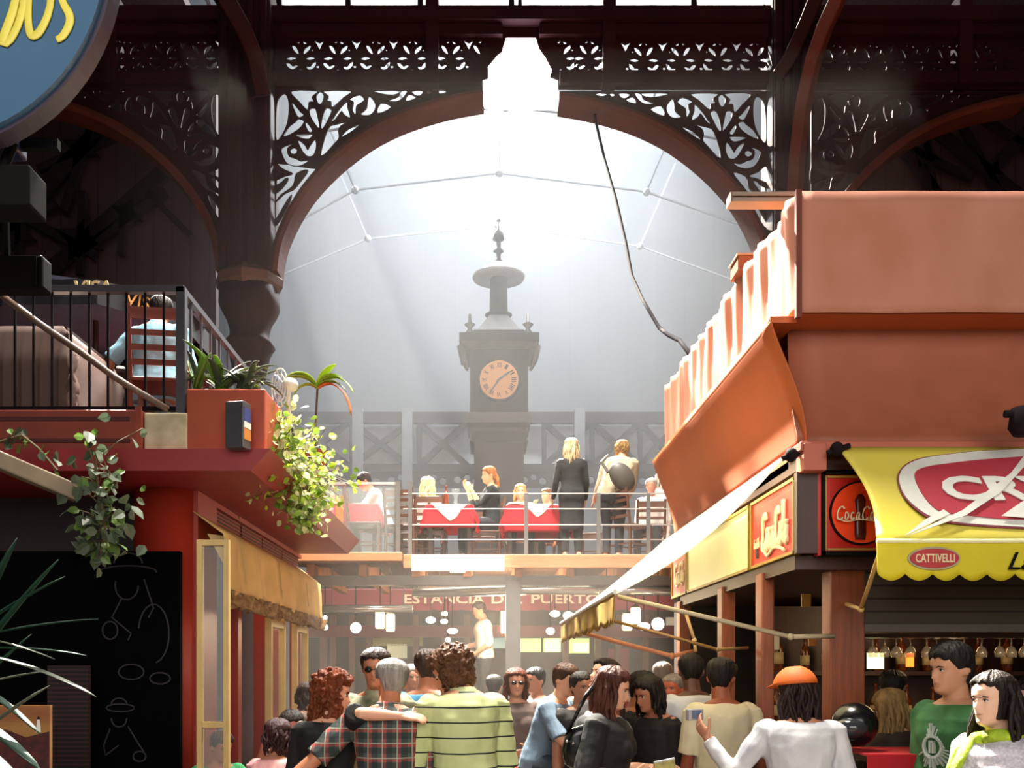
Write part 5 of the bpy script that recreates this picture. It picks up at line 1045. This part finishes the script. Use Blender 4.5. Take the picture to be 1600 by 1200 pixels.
        lp.tube([HM @ V((a, b, .054)) for a, b in ((-.020, -.083), (-.01, -.0915), (0, -.0925), (.01, -.0915), (.020, -.083))], [.0015*s, .0042*s, .0048*s, .0042*s, .0015*s], 8)
        lp.build('lips', mat('lips'+skin, skin, .5, c2='#8a4038'), t, local=True, smooth=True)
    # --- hair
    style, hc = hair[0], hair[1]
    if style != 'bald':
        hb = MB(); r = random.Random(int(abs(x*991+y*77))); hair_shell(hb, HM, style, r.random()*9, thick, line, curl=style in ('curly',))
        B3 = HM.to_3x3()
        if style in ('long', 'bob', 'curly', 'tail'):
            n_ = {'long': 46, 'bob': 40, 'curly': 60, 'tail': 16}[style]; ln = hairlen
            for i in range(n_):
                if style == 'tail': a = math.pi+r.uniform(-.25, .25); z_ = r.uniform(.09, .13)
                else: a = math.radians(r.uniform(78, 282)); z_ = r.uniform(.05, .20)
                p = HM @ headpt(a, z_, thick*s*.6, False); out = (B3 @ V((math.sin(a)*.8, -math.cos(a), 0))).normalized(); pts = [HM @ headpt(a, min(.225, z_+.03), thick*.3, False), p]; q = p.copy()
                Lh = ln*r.uniform(.75, 1.05)*(1 if style != 'curly' else .6); k_ = 7
                for j in range(k_):
                    f_ = (j+1)/k_; wv = .012*math.sin(f_*7+i)*(2.2 if style == 'curly' else 1)
                    stp = Lh/k_; dirv = V((0, 0, -1))+out*(.42*(1-f_)**2 if style != 'tail' else .7*(1-f_)**2); q = q+dirv.normalized()*stp*s
                    bk = tp(.40, 0, .12*d_)
                    pts.append(q+out.cross(V((0, 0, 1)))*wv+out*.008*math.sin(f_*5+i*2))
                hb.tube(pts, [.010*s, .017*s]+[.017*s*(1-.5*((j+1)/k_)**2) for j in range(k_-1)]+[.003*s], 6, flat=.7)
        if style == 'bun': hb.ball(HM @ V((0, .12, .15)), .045*s, .045*s, .045*s)
        ho = hb.build('hair', hairmat(hc, hair[2] if len(hair) > 2 else None), t, local=True, smooth=True)
        if style == 'curly': remesh(ho, max(.006, vox*.9), 1, .038, .026)
    # --- clothes
    if top:
        c = MB(); torso(c, .014, z0=hem, z1=.50 if not neck_open else .47)
        if collar: c.tube([tp(.49, 0, .014), tp(.53, 0, .014)], [.085*s, .07*s], 14)
        tops = top
        for side_, (sh, el, wrist, u, f) in arms.items():
            sx = 1 if side_ == 'L' else -1; aw_ = min(1.25, (w_+d_)/2)**.8*(.9 if fem else 1)
            c.ball(sh+V((-sx*.02*s, 0, .0)), .078*s*aw_, .072*s*aw_, .070*s*aw_, 12)
            if sleeve <= 1: e_ = sh+(el-sh)*sleeve*1.15; c.tube([sh-u*.02*s, sh.lerp(e_, .5), e_], [.068*s*aw_, .065*s*aw_, .066*s*aw_], 12)
            else:
                k = min(1, (sleeve-1)); e_ = el+(wrist-el)*k; c.tube([sh-u*.02*s, sh.lerp(el, .5), el-u*.02*s, el+f*.03*s, el.lerp(e_, .6), e_], [.066*s*aw_, .060*s*aw_, .053*s*aw_, .052*s*aw_, .045*s*aw_, .037*s*aw_], 12)
        co = c.build('shirt' if hem > -.3 else 'coat', tops, t, local=True); remesh(co, max(vox, .008), 2, wr, .10)
    bm_ = bottom or clothmat('#2a2c34')
    c = MB(); torso(c, .010, z0=-.13, z1=.04)
    for sx, (h0, kn, an, toe) in LG.items():
        if skirt: continue
        c.tube([h0, h0.lerp(kn, .5), kn, kn.lerp(an, .5), an.lerp(kn, .05)], [.098*s*w_, .084*s*w_, .066*s, .060*s, .055*s], 12, round_ends=legs == 'sit')
    if skirt:
        kz = LG[1][1]; c.loft([(tp(.05), V((.165*w_*s, 0, 0)), V((0, .12*d_*s, 0))), (tp(-.1), V((.19*w_*s, 0, 0)), V((0, .14*d_*s, 0))), (V((0, kz.y, kz.z-.1)), V((.21*s, 0, 0)), V((0, .16*s, 0)))], 16)
    remesh(c.build('skirt' if skirt else 'trousers', bm_, t, local=True), max(vox, .010), 2, .012, .12)
    sh_ = MB()
    for sx, (h0, kn, an, toe) in LG.items(): sh_.tube([an+V((0, .045*s, -.04*s)), an.lerp(toe, .5)+V((0, 0, -.025*s)), toe+V((0, -.03*s, -.005))], [.042*s, .044*s, .036*s], 10, flat=.8, round_ends=True)
    sh_.build('shoes', mat('shoe_'+shoe, shoe, .4), t, local=True, smooth=True)
    t['_'] = 0; del t['_']
    return dict(t=t, HM=HM, s=s, arms=arms, tp=tp, M=W[t.name], LG=LG)
def worn(pp, name, mb, m, **kw): return mb.build(name, m, pp['t'], local=True, smooth=True, **kw)
def glasses(pp, c_='#141414'):
    HM, s = pp['HM'], pp['s']; g = MB()
    for sx in (-1, 1):
        g.loft([(HM @ V((sx*.031, y_, .117)), HM.to_3x3() @ V((.021, 0, 0)), HM.to_3x3() @ V((0, 0, .015))) for y_ in (-.100, -.096)], 12, power=3); g.tube([HM @ V((sx*.052, -.096, .120)), HM @ V((sx*.078, -.05, .122)), HM @ V((sx*.082, .01, .115))], .0022*s, 6)
    g.tube([HM @ V((-.012, -.101, .12)), HM @ V((.012, -.101, .12))], .002*s, 6); worn(pp, 'glasses', g, mat('lens'+c_, c_, .15))
# plaid and other cloths
def plaid(name):
    m = clothmat('#3c4a44'); m = mat(name, '#44524e', .85, var=.1); N, L_, b = nodes_of(m); tc = N.new('ShaderNodeTexCoord'); sp = N.new('ShaderNodeSeparateXYZ'); L_.new(tc.outputs['Object'], sp.inputs[0])
    cur = b.inputs['Base Color'].links[0].from_socket
    for ax, per, wd, c_, f in ((0, .075, .022, '#a83c38', .6), (2, .075, .022, '#a83c38', .6), (0, .075, .03, '#12181a', .5), (2, .075, .03, '#12181a', .5), (0, .075, .006, '#9fb8a4', .6), (2, .075, .006, '#9fb8a4', .6)):
        a = N.new('ShaderNodeMath'); a.operation = 'MULTIPLY_ADD'; L_.new(sp.outputs[ax], a.inputs[0]); a.inputs[1].default_value = 1/per; a.inputs[2].default_value = {.022: .0, .03: .45, .006: .8}[wd]+5
        fr_ = N.new('ShaderNodeMath'); fr_.operation = 'FRACT'; L_.new(a.outputs[0], fr_.inputs[0]); lt_ = N.new('ShaderNodeMath'); lt_.operation = 'LESS_THAN'; L_.new(fr_.outputs[0], lt_.inputs[0]); lt_.inputs[1].default_value = wd/per
        mu = N.new('ShaderNodeMath'); mu.operation = 'MULTIPLY'; L_.new(lt_.outputs[0], mu.inputs[0]); mu.inputs[1].default_value = f; mx = N.new('ShaderNodeMixRGB'); L_.new(mu.outputs[0], mx.inputs[0]); L_.new(cur, mx.inputs[1]); mx.inputs[2].default_value = lin(c_); cur = mx.outputs[0]
    L_.new(cur, b.inputs['Base Color']); return m
K = clothmat
def at(px, D): return X(px, D), D
# ---- nearest group, left to right
D = 4.4
p = person('man in a red and green plaid shirt with grey hair, seen from behind', *at(606, 5.0), yaw=180, H=1.69, w_=1.02, d_=1.1, neckf=34, lean=8, head=(20, 10, -8), L=((-.75, -.25, -.75), (-.75, -.1, -.7)), R=((.22, .05, -1), (.1, .35, -1)), skin='#c07c5a', top=plaid('plaid_cloth'), sleeve=.85, hair=('short', '#8a8680', '#3c3a38'), vox=.0065, line=-.01, eyes=True, collar=True, wr=.02)
w1 = person('woman with big auburn hair in a black top hugging the man in plaid', *at(510, 5.15), yaw=168, H=1.60, lean=4, head=(-70, 6, 12), R=((.12, -.85, .40), (.97, .02, -.06)), L=((-.1, -.1, -1), (.1, .3, -1)), skin='#d9a184', top=K('#09090b'), sleeve=.9, hair=('curly', '#6e3418', '#38180c'), fem=1, vox=.0065, hairlen=.42, thick=.024, hands=(.5, .35), palms=(None, (0, .6, -1)))
p = person('man with dark hair and sunglasses facing the camera behind the grey haired man', *at(588, 5.9), yaw=-6, H=1.75, head=(4, 4, 0), skin='#b8785a', top=K('#c9c7a8', '#3c4c3c'), hair=('short', '#2a1a14'), vox=.007, collar=True); glasses(p)
p = person('man in a light blue shirt half hidden behind the striped polo shirt', *at(668, 6.2), yaw=165, H=1.75, w_=1.15, head=(20, 10, 0), skin='#b8785a', top=K('#4f94c8'), hair=('short', '#3a2a20'))
p = person('man with curly brown hair in a pale green polo shirt with dark stripes', *at(728, 5.0), yaw=196, H=1.78, w_=1.02, d_=1.1, neckf=58, lean=12, head=(62, 18, 0), L=((-.22, .05, -1), (-.3, .5, -.7)), R=((.16, -.02, -1), (.05, .4, -1)), skin='#cf9270', top=stripe_mat('striped_polo', '#c0ca92', '#1c2424', .078, .008, 2, .004, base2='#b4c084'), sleeve=.95, hem=-.16, hair=('curly', '#5a3a24', '#2c180e'), vox=.0065, thick=.022, hairlen=.16, line=-.012, collar=True, bottom=K('#c9c4b4'), wr=.02)
p = person('woman in sunglasses and a brown top facing the camera in the middle distance', *at(806, 7.6), yaw=5, H=1.625, skin='#c58a6a', top=K('#5c4a44'), hair=('bob', '#5a2a18'), fem=1, hairlen=.16, L=((.25, -.1, -1), (-.6, -.8, -.2)), R=((-.2, 0, -1), (.3, -.8, -.3))); glasses(p)
p = person('man with dark hair turned left behind the woman in the brown top', *at(838, 8.6), yaw=-50, H=1.63, skin='#b8785a', top=K('#a8a8b0'), hair=('short', '#141210'))
p = person('boy in a grey blue shirt hunched on a red stool', *at(842, 7.0), yaw=62, H=1.62, legs='sit', seat_h=.86, lean=26, head=(-10, 10, 0), L=((.45, -.35, -.8), (.75, -.35, -.5)), R=((.35, -.45, -.85), (.8, -.2, -.25)), skin='#d29a78', top=K('#6f8496'), sleeve=.8, hair=('short', '#4a3020'), thick=.018, vox=.007, bottom=K('#3a4450'))
t = thing('bar_stool', 'red topped bar stool under the hunched boy', 'stool', (X(842, 7.0), 7.0, 0)); c = (X(842, 7.0), 7.02, 0)
MB().lathe([(.17, .83), (.18, .85), (.18, .875), (.15, .885)], c, 24).build('seat', mat('stool_red', '#b8281c', .3), t, smooth=True)
for a in range(4): MB().tube([(c[0]+.12*math.cos(a*1.57+.78), c[1]+.12*math.sin(a*1.57+.78), .83), (c[0]+.2*math.cos(a*1.57+.78), c[1]+.2*math.sin(a*1.57+.78), 0)], .014, 6).build('leg', steel, t)
p9 = person('heavy woman in a black t-shirt with long dark red hair holding a leaflet', *at(938, 5.3), yaw=72, H=1.635, w_=1.2, d_=1.4, lean=3, head=(4, 12, 0), R=((-.28, -.35, -1), (.93, -.18, .03)), L=((.25, .1, -1), (.9, -.3, .05)), skin='#e0a88a', top=K('#09090b'), sleeve=.9, hair=('long', '#4a241a', '#1c0e0a'), fem=1, vox=.0065, hairlen=.36, thick=.018, hands=(.8, .8), palms=((0, -.6, -.6), (.2, .4, .8)), bottom=K('#17171c'))
m = MB(); pp = p9['M']
a = p9['arms']['R']; hw_ = p9['M'] @ (a[2]+a[4]*.10)
t = thing('leaflet', 'yellow and grey folded leaflet held by the woman in the black t-shirt', 'leaflet', hw_)
LM = Matrix.Translation(hw_+V((.07, -.02, .045))) @ Matrix.Rotation(.35, 4, 'Z') @ Matrix.Rotation(-.14, 4, 'Y'); MB().obox(LM, .12, .012, .075).build('sheet', mat('leaflet_yellow', '#c9b868', .5, var=.25, vs=20, c2='#8c8a5c'), t); MB().obox(LM @ Matrix.Translation((-.0, -.001, .035)), .12, .013, .008).build('edge_strip', mat('leaflet_grey', '#c4c8cc', .4), t)
t = thing('shoulder_bag', 'black shiny shoulder bag behind the hip of the woman in the black t-shirt', 'bag', P(905, 1200, 5.22)); bg = mat('black_leather', '#0e0e10', .25)
MB().loft([(P(908+dx, 1168+dy, 5.2), V((wx, 0, .02)), V((.0, .05, 0))) for dx, dy, wx in ((-4, -34, .045), (-4, -20, .08), (0, 0, .105), (6, 20, .11), (16, 34, .07))], 16, power=2.6).build('bag_body', bg, t, smooth=True)
MB().tube([P(885, 1150, 5.22), P(900, 1118, 5.12), P(915, 1088, 5.14), P(928, 1072, 5.24)], .012, 8, flat=.4).build('strap', bg, t, smooth=True)
for dx in (-22, -12, 22): MB().ball(P(908+dx, 1165+dx*.3, 5.13), .007).build('stud', chrome, t)
person('dark haired woman looking up and left behind the woman in the black t-shirt', *at(938, 6.2), yaw=-62, H=1.69, head=(0, -22, 0), skin='#d09a7c', top=K('#1a1414'), hair=('long', '#241410'), fem=1, hairlen=.25)
person('dark haired person in black turned right in the shade beside the leaflet', *at(995, 6.5), yaw=60, H=1.60, head=(0, 12, 0), skin='#a0664c', top=K('#141012'), hair=('short', '#140c0a'), thick=.02, sleeve=1.9)
person('person in black with dark hair leaning left towards a companion in the shade', *at(1030, 6.1), yaw=-60, H=1.58, lean=6, head=(0, 14, 0), skin='#a0664c', top=K('#100c0e'), hair=('bob', '#120b0a'), thick=.02, sleeve=1.9, hairlen=.18, L=((.1, 0, -1), (-.5, -.4, -.6)))
person('ruddy older man with grey hair facing left in the middle of the shade', *at(1054, 7.3), yaw=-40, H=1.58, skin='#c4664a', top=K('#5c3430'), hair=('short', '#9a9088', '#5c544e'))
person('dark skinned man in a white t-shirt seen from behind', *at(1085, 6.4), yaw=196, H=1.73, w_=1.0, lean=4, head=(-20, 8, 0), L=((-.35, .0, -1), (.35, -.1, -1)), R=((.2, .1, -1), (.1, .5, -1)), skin='#4c2a1c', top=K('#c9ccd2'), sleeve=.85, hem=-.2, hair=('short', '#120c0a'), thick=.008, vox=.007, bottom=K('#3a3c46'))
person('man in a cream t-shirt seen from behind at the wooden post', *at(1130, 5.75), yaw=184, H=1.69, w_=1.0, lean=5, head=(-30, 10, 0), R=((.28, -.05, -1), (.02, .35, -1)), L=((-.1, .1, -1), (-.1, .4, -1)), skin='#8c4a30', top=K('#d9cfae'), sleeve=.75, hem=-.2, hair=('short', '#140d0a'), thick=.014, vox=.007, bottom=K('#4a3c34'))
p16 = person('woman in a white sweater and an orange cap holding up a camera, seen from behind', *at(1250, 4.85), yaw=172, H=1.62, w_=1.1, d_=1.2, lean=4, head=(42, 6, 0), L=((-.55, .15, -.85), (-.45, .35, .75)), R=((.28, -.1, -1), (-.3, .55, -.5)), skin='#c48a6c', top=K('#d4d6da', '#b8bac4'), sleeve=1.95, hair=('long', '#241312', '#120808'), fem=1, vox=.0065, hairlen=.27, bottom=K('#4a1c38'), wr=.02, hem=-.08, palms=((.6, .2, 0), None))
HMx, s16 = p16['HM'], p16['s']; cm_ = MB(); rows = []
for j in range(9):
    z_ = .160+.100*j/8; rows.append((HMx @ V((0, .006, z_)), HMx.to_3x3() @ V((.108*math.cos(j/8*1.45)**.5, 0, 0)), HMx.to_3x3() @ V((0, .128*math.cos(j/8*1.45)**.5, 0))))
cm_.loft(rows, 24); worn(p16, 'cap', cm_, mat('cap_orange', '#d8641c', .7, var=.2, vs=12))
bb = MB(); bb.loft([(HMx @ V((0, -.085-.07*k, .168-.012*k)), HMx.to_3x3() @ V((.075*(1-.3*k*k), 0, 0)), HMx.to_3x3() @ V((0, .004, .006))) for k in (0, .35, .7, 1)], 12, power=3); worn(p16, 'cap_peak', bb, mat('cap_orange'))
a = p16['arms']['L']; hw_ = p16['M'] @ (a[2]+a[4]*.11)
t = thing('camera', 'small silver camera held by the woman in the white sweater', 'camera', hw_); CM = Matrix.Translation(hw_+V((-.0, .03, .03))) @ Matrix.Rotation(.5, 4, 'Z'); MB().obox(CM, .10, .03, .06).build('camera_body', mat('camera_silver', '#c9ced6', .25, metal=.5), t, bevel=.005)
m = MB(); bmesh.ops.create_cone(m.bm, cap_ends=True, segments=20, radius1=.022, radius2=.02, depth=.03, matrix=CM @ Matrix.Translation((0, .028, 0)) @ Matrix.Rotation(math.pi/2, 4, 'X')); m.build('lens', black, t); MB().obox(CM @ Matrix.Translation((0, -.016, 0)), .06, .002, .042).build('screen', mat('camera_screen', '#5a7496', .2), t)
p19 = person('young man in a green t-shirt with a pale round print, face in profile', *at(1492, 4.6), yaw=-66, H=1.745, head=(-8, 3, 0), R=((-.1, -.2, -1), (-.12, -.1, -1)), L=((.1, .15, -1), (-.05, .1, -1)), skin='#c08a6a', top=K('#3f7a42', '#2c5a34'), sleeve=.9, hair=('short', '#171210'), thick=.018, vox=.006, line=-.006)
# print on the t-shirt
t19 = p19['t']; pm = mat('shirt_print', '#b9c4bc', .7); m = MB(); Mi = p19['M'].inverted()
c0 = V((-.01, -.140, 1.23))
for k in range(30):
    a = k*math.pi/15; r0, r1 = .050, .088+.012*(k % 3); dd = V((math.cos(a), 0, math.sin(a)))
    m.bar(c0+dd*r0+V((0, .02*abs(dd.x)*r0/.05, 0)), c0+dd*r1+V((0, .045*abs(dd.x), 0)), .007, .02, up=(0, 1, 0))
for k in range(24): a = k*math.pi/12; b_ = a+.26; m.bar(c0+V((.05*math.cos(a), .008*abs(math.cos(a)), .05*math.sin(a))), c0+V((.05*math.cos(b_), .008*abs(math.cos(b_)), .05*math.sin(b_))), .012, .02, up=(0, 1, 0))
m.box(c0+V((-.014, -.008, -.03)), c0+V((-.004, .01, .03))).box(c0+V((.006, -.008, -.03)), c0+V((.014, .01, .03))).box(c0+V((-.014, -.008, .02)), c0+V((.014, .01, .03)))
m.build('shirt_print', pm, t19, local=True)
p20 = person('young woman in profile with dark hair, pale speckled top and lime green scarf', *at(1558, 3.95), yaw=-64, H=1.61, head=(-6, 2, 0), R=((-.25, -.2, -1), (-.5, -.4, -.6)), L=((.2, .1, -1), (0, .2, -1)), skin='#e0b498', top=mat('speckled_top', '#c9c8cc', .8, c2='#a8a4b4', vs=90), sleeve=1.9, hair=('long', '#1e1410'), fem=1, vox=.006, hairlen=.40, thick=.012, line=.008)
sf = mat('lime_scarf', '#a6c22a', .8, var=.3, vs=14, c2='#6c8c1c', bump=.4); m = MB(); T = p20['tp']
m.tube([T(.49, .09*math.sin(a), .09*-math.cos(a)+.01)+V((0, 0, .012*math.sin(a*2))) for a in [k*.52 for k in range(13)]], .028, 10); m.tube([T(.48, -.07, -.08), T(.36, -.09, -.145), T(.22, -.09, -.15), T(.08, -.08, -.15)], [.03, .032, .035, .03], 10, flat=.5); m.tube([T(.48, -.10, -.03), T(.42, -.15, -.06), T(.30, -.17, -.10), T(.1, -.16, -.12)], [.03, .034, .036, .03], 10, flat=.5); o = worn(p20, 'scarf', m, sf)
person('face of a dark haired person cut off by the right edge of the picture', *at(1608, 5.05), yaw=-75, H=1.575, skin='#a8705c', top=K('#2c2024'), hair=('short', '#120c0c'))
person('woman with long fair hair in a dark jacket leaning on the red table', *at(1425, 5.3), yaw=200, H=1.52, lean=16, head=(20, 12, 10), R=((-.1, .3, -1), (-.5, .6, -.1)), L=((-.6, .15, -.7), (-.5, .5, .2)), skin='#c08a6c', top=K('#2e2420'), sleeve=1.9, hair=('long', '#8c7044', '#4c3820'), fem=1, hairlen=.34, thick=.018)
person('dark figure in black bending at the counter behind the fair haired woman', *at(1392, 6.35), yaw=150, H=1.62, lean=14, skin='#5c3c30', top=K('#0c0a0c'), sleeve=1.9, hair=('short', '#0a0808'))
t = thing('dining_table', 'red topped table behind the woman in the white sweater', 'table', (2.1, 4.9, 0)); MB().box((1.9, 4.72, 1.14), (2.4, 5.12, 1.17)).build('table_top', wooddk, t); MB().box((2.1, 4.87, 0), (2.2, 4.97, 1.14)).build('leg', wooddk, t)
tag(MB().box((1.88, 4.70, 1.172), (2.42, 5.14, 1.182)).box((1.88, 4.695, 1.10), (2.42, 4.702, 1.18)).build('tablecloth', cloth_red), 'red cloth on the high table behind the white sweater', 'tablecloth')
t = thing('motorcycle_helmet', 'shiny black helmet resting by the wooden corner post', 'helmet', P(1333, 1165, 4.95)); MB().ball(P(1335, 1132, 4.95), .115, .13, .115, 20).build('shell', bg, t, smooth=True); MB().ball(P(1331, 1137, 4.88), .085, .08, .055, 16).build('visor', mat('visor', '#2c3034', .1), t, smooth=True)
# ---- seated at the left stall
person('dark haired woman in a pink flowered top seated under the cream awning', *at(425, 6.3), yaw=165, H=1.62, legs='sit', lean=10, skin='#c08468', top=mat('flower_top', '#d8a8a0', .8, c2='#c87c94', vs=22), sleeve=.7, hair=('bob', '#3a2226'), fem=1, hairlen=.1)
person('dark haired man with a hand at his chin seated under the cream awning', *at(463, 7.0), yaw=-12, H=1.70, legs='sit', lean=10, head=(20, 10, 0), R=((-.4, -.5, -.75), (.35, -.1, .95)), L=((.4, -.4, -.8), (-.5, -.6, .1)), skin='#b8745a', top=K('#7c6458'), hair=('short', '#241a18'), hands=(.5, 1.2))
person('seated boy in a green t-shirt behind the narrow glass door', *at(336, 6.6), yaw=35, H=1.45, legs='sit', lean=12, head=(10, 14, 0), skin='#b87450', top=K('#3aa060'), hair=('short', '#3a2018'))
for i, (px, D_, rz, lab) in enumerate(((425, 6.35, .25+math.pi, 'wooden chair of the woman in the flowered top'), (463, 7.1, -.2, 'wooden chair of the man with his hand at his chin'), (336, 6.65, .6, 'wooden chair of the boy in the green t-shirt'), (392, 5.4, 2.9, 'wooden chair back rising at the bottom edge beside the cream door'))):
    copy_at(ch0, (X(px, D_), D_+(.03 if i else -.03), 0), rz, lab)
t = thing('dining_table', 'table with white crockery below the cream awning', 'table', (X(455, 6.6), 6.7, 0)); MB().box((X(410, 6.6), 6.52, .72), (X(495, 6.6), 6.85, .75)).build('table_top', white, t); MB().box((X(450, 6.6)-.04, 6.65, 0), (X(450, 6.6)+.04, 6.73, .72)).build('leg', steel, t)
# ---- waiter and far heads
p = person('waiter in a white shirt and dark trousers standing above the crowd', *at(757, 14.2), z=.9, yaw=-75, H=1.72, head=(-10, 14, 0), lean=4, R=((-.1, 0, -1), (-.9, -.1, -.15)), L=((.2, 0, -1), (-.6, -.1, -.4)), skin='#a8745c', top=K('#e4dccc'), sleeve=1.3, hair=('short', '#2a1e1a'), bottom=K('#2c2e34'), vox=.012, eyes=False)
for i, (px, D_, H_, yw, hc, tc_, lab) in enumerate(((772, 9.2, 1.56, 170, '#2a2420', '#3c3c40', 'dark haired head behind the striped shirt, middle distance'), (643, 8.8, 1.66, 20, '#8c8884', '#6c7078', 'grey haired person behind the blue shirt'), (900, 9.5, 1.58, 190, '#3c3020', '#4c4a3a', 'person in olive clothes far behind the hunched boy'), (908, 6.8, 1.60, 20, '#2a2018', '#1c1c1c', 'person in a dark jacket between the boy and the woman in the black t-shirt'), (968, 8.0, 1.62, -20, '#5c4c44', '#7c2c2a', 'person in a red top far behind the leaflet'), (478, 8.2, 1.50, 90, '#2c1c18', '#5c4a44', 'shadowy person near the far glass door'), (1035, 8.6, 1.68, 160, '#7c706a', '#4a4440', 'grey haired person beyond the dark pair'))):
    person(lab, *at(px, D_), yaw=yw, H=H_, skin='#b07a60', top=K(tc_), hair=('short' if i != 5 else 'bob', hc), vox=.011, hairlen=.12)
# ---- upper terrace guest
person('man in a light blue polo shirt sitting on the upper left terrace', *at(243, 7.25), z=TZ, yaw=172, H=1.60, w_=1.15, legs='sit', lean=8, head=(10, 16, 0), L=((-.75, -.05, -.8), (-.3, .3, -.75)), R=((.2, .2, -1), (-.2, .8, -.1)), skin='#b87a50', top=K('#8ec4dc'), sleeve=.85, hair=('short', '#1c1412'), vox=.008, bottom=K('#8ab8cc'), collar=True)
# ---- mezzanine guests
person('blonde woman standing in a long black coat at the mezzanine railing', *at(893, 12.6), z=MZ, yaw=178, H=1.60, skin='#d8b090', top=K('#1c1c20'), sleeve=1.95, hem=-.5, hair=('long', '#c9b48c', '#9c845c'), fem=1, vox=.010, hairlen=.30, eyes=False, thick=.02, bottom=K('#1c1c20'), R=((.15, .1, -1), (.0, .5, -1)), L=((-.2, .05, -1), (-.1, .5, -.7)))
person('person in a beige sweater with a dark bag bending over on the mezzanine', *at(958, 12.75), z=MZ, yaw=150, H=1.70, w_=1.2, lean=26, side=-6, head=(25, 10, 0), skin='#d09a78', top=K('#b8a88a'), sleeve=1.6, hair=('bob', '#a8844c'), vox=.010, hairlen=.06, eyes=False, bottom=K('#1c1c24'), R=((.0, .3, -1), (-.3, .5, -.8)), L=((-.3, .2, -1), (-.2, .5, -.6)))
t = thing('shoulder_bag', 'dark bag slung on the back of the person in the beige sweater', 'bag', P(973, 800, 12.5)); MB().ball(P(972, 745, 12.52), .15, .08, .21, 16, Matrix.Rotation(-.6, 4, 'Y')).build('bag_body', mat('bag_dark', '#4a443e', .5), t, smooth=True); MB().tube([P(950, 738, 12.5), P(940, 722, 12.6), P(950, 712, 12.8)], .02, 6).build('strap', mat('bag_dark'), t)
person('dark haired man in a white shirt leaning over the far left mezzanine table', *at(600, 13.4), z=MZ, yaw=-80, H=1.68, legs='sit', seat_h=.5, lean=28, head=(-5, 28, 0), skin='#c98f6c', top=K('#ecebe6'), sleeve=.8, hair=('short', '#241814'), thick=.02, vox=.010, eyes=False, R=((-.6, -.2, -.7), (-.7, .3, .25)), L=((-.5, .2, -.7), (-.8, .0, .1)))
person('pale blonde woman sitting with her back to the railing at the middle mezzanine table', *at(668, 13.55), z=MZ, yaw=165, H=1.58, legs='sit', skin='#e0b898', top=K('#f0ece4'), sleeve=1.6, hair=('long', '#e6d6a8', '#c9b47c'), fem=1, vox=.011, hairlen=.3, thick=.03, eyes=False)
person('woman with a ponytail in a dark top raising both hands at the middle mezzanine table', *at(768, 13.35), z=MZ, yaw=-78, H=1.70, legs='sit', seat_h=.52, lean=2, head=(0, 2, 0), skin='#d8a884', top=K('#1e2428'), sleeve=1.4, hair=('tail', '#b0703c'), fem=1, vox=.010, hairlen=.2, eyes=False, R=((-.7, -.1, -.6), (-.35, .0, .95)), L=((-.6, .1, -.7), (-.5, .1, .9)))
person('fair haired woman facing the camera behind the broad red mezzanine table', *at(813, 14.05), z=MZ, yaw=0, H=1.60, legs='sit', skin='#e0b494', top=K('#f2eee8'), hair=('long', '#c9a468', '#a07c44'), fem=1, vox=.011, hairlen=.2)
person('pale dressed person at the right corner of the broad red mezzanine table', *at(858, 14.2), z=MZ, yaw=-40, H=1.52, legs='sit', lean=8, skin='#d8a884', top=K('#e8eaf0'), hair=('short', '#7c5434'), vox=.011, eyes=False, R=((-.5, -.3, -.6), (.3, -.1, 1)))
person('grey haired figure in white sitting at the right end of the mezzanine', *at(1018, 13.6), z=MZ, yaw=-20, H=1.58, legs='sit', skin='#d89880', top=K('#f4f2ee'), sleeve=1.6, hair=('short', '#b8b0a8'), vox=.011, eyes=False)
person('tall pale figure in white standing at the very right end of the mezzanine', *at(1033, 14.3), z=MZ, yaw=200, H=1.50, skin='#d8a890', top=K('#faf8f4'), sleeve=1.9, hem=-.4, hair=('long', '#d8d0c0'), fem=1, vox=.012, eyes=False, bottom=K('#e8e4dc'))
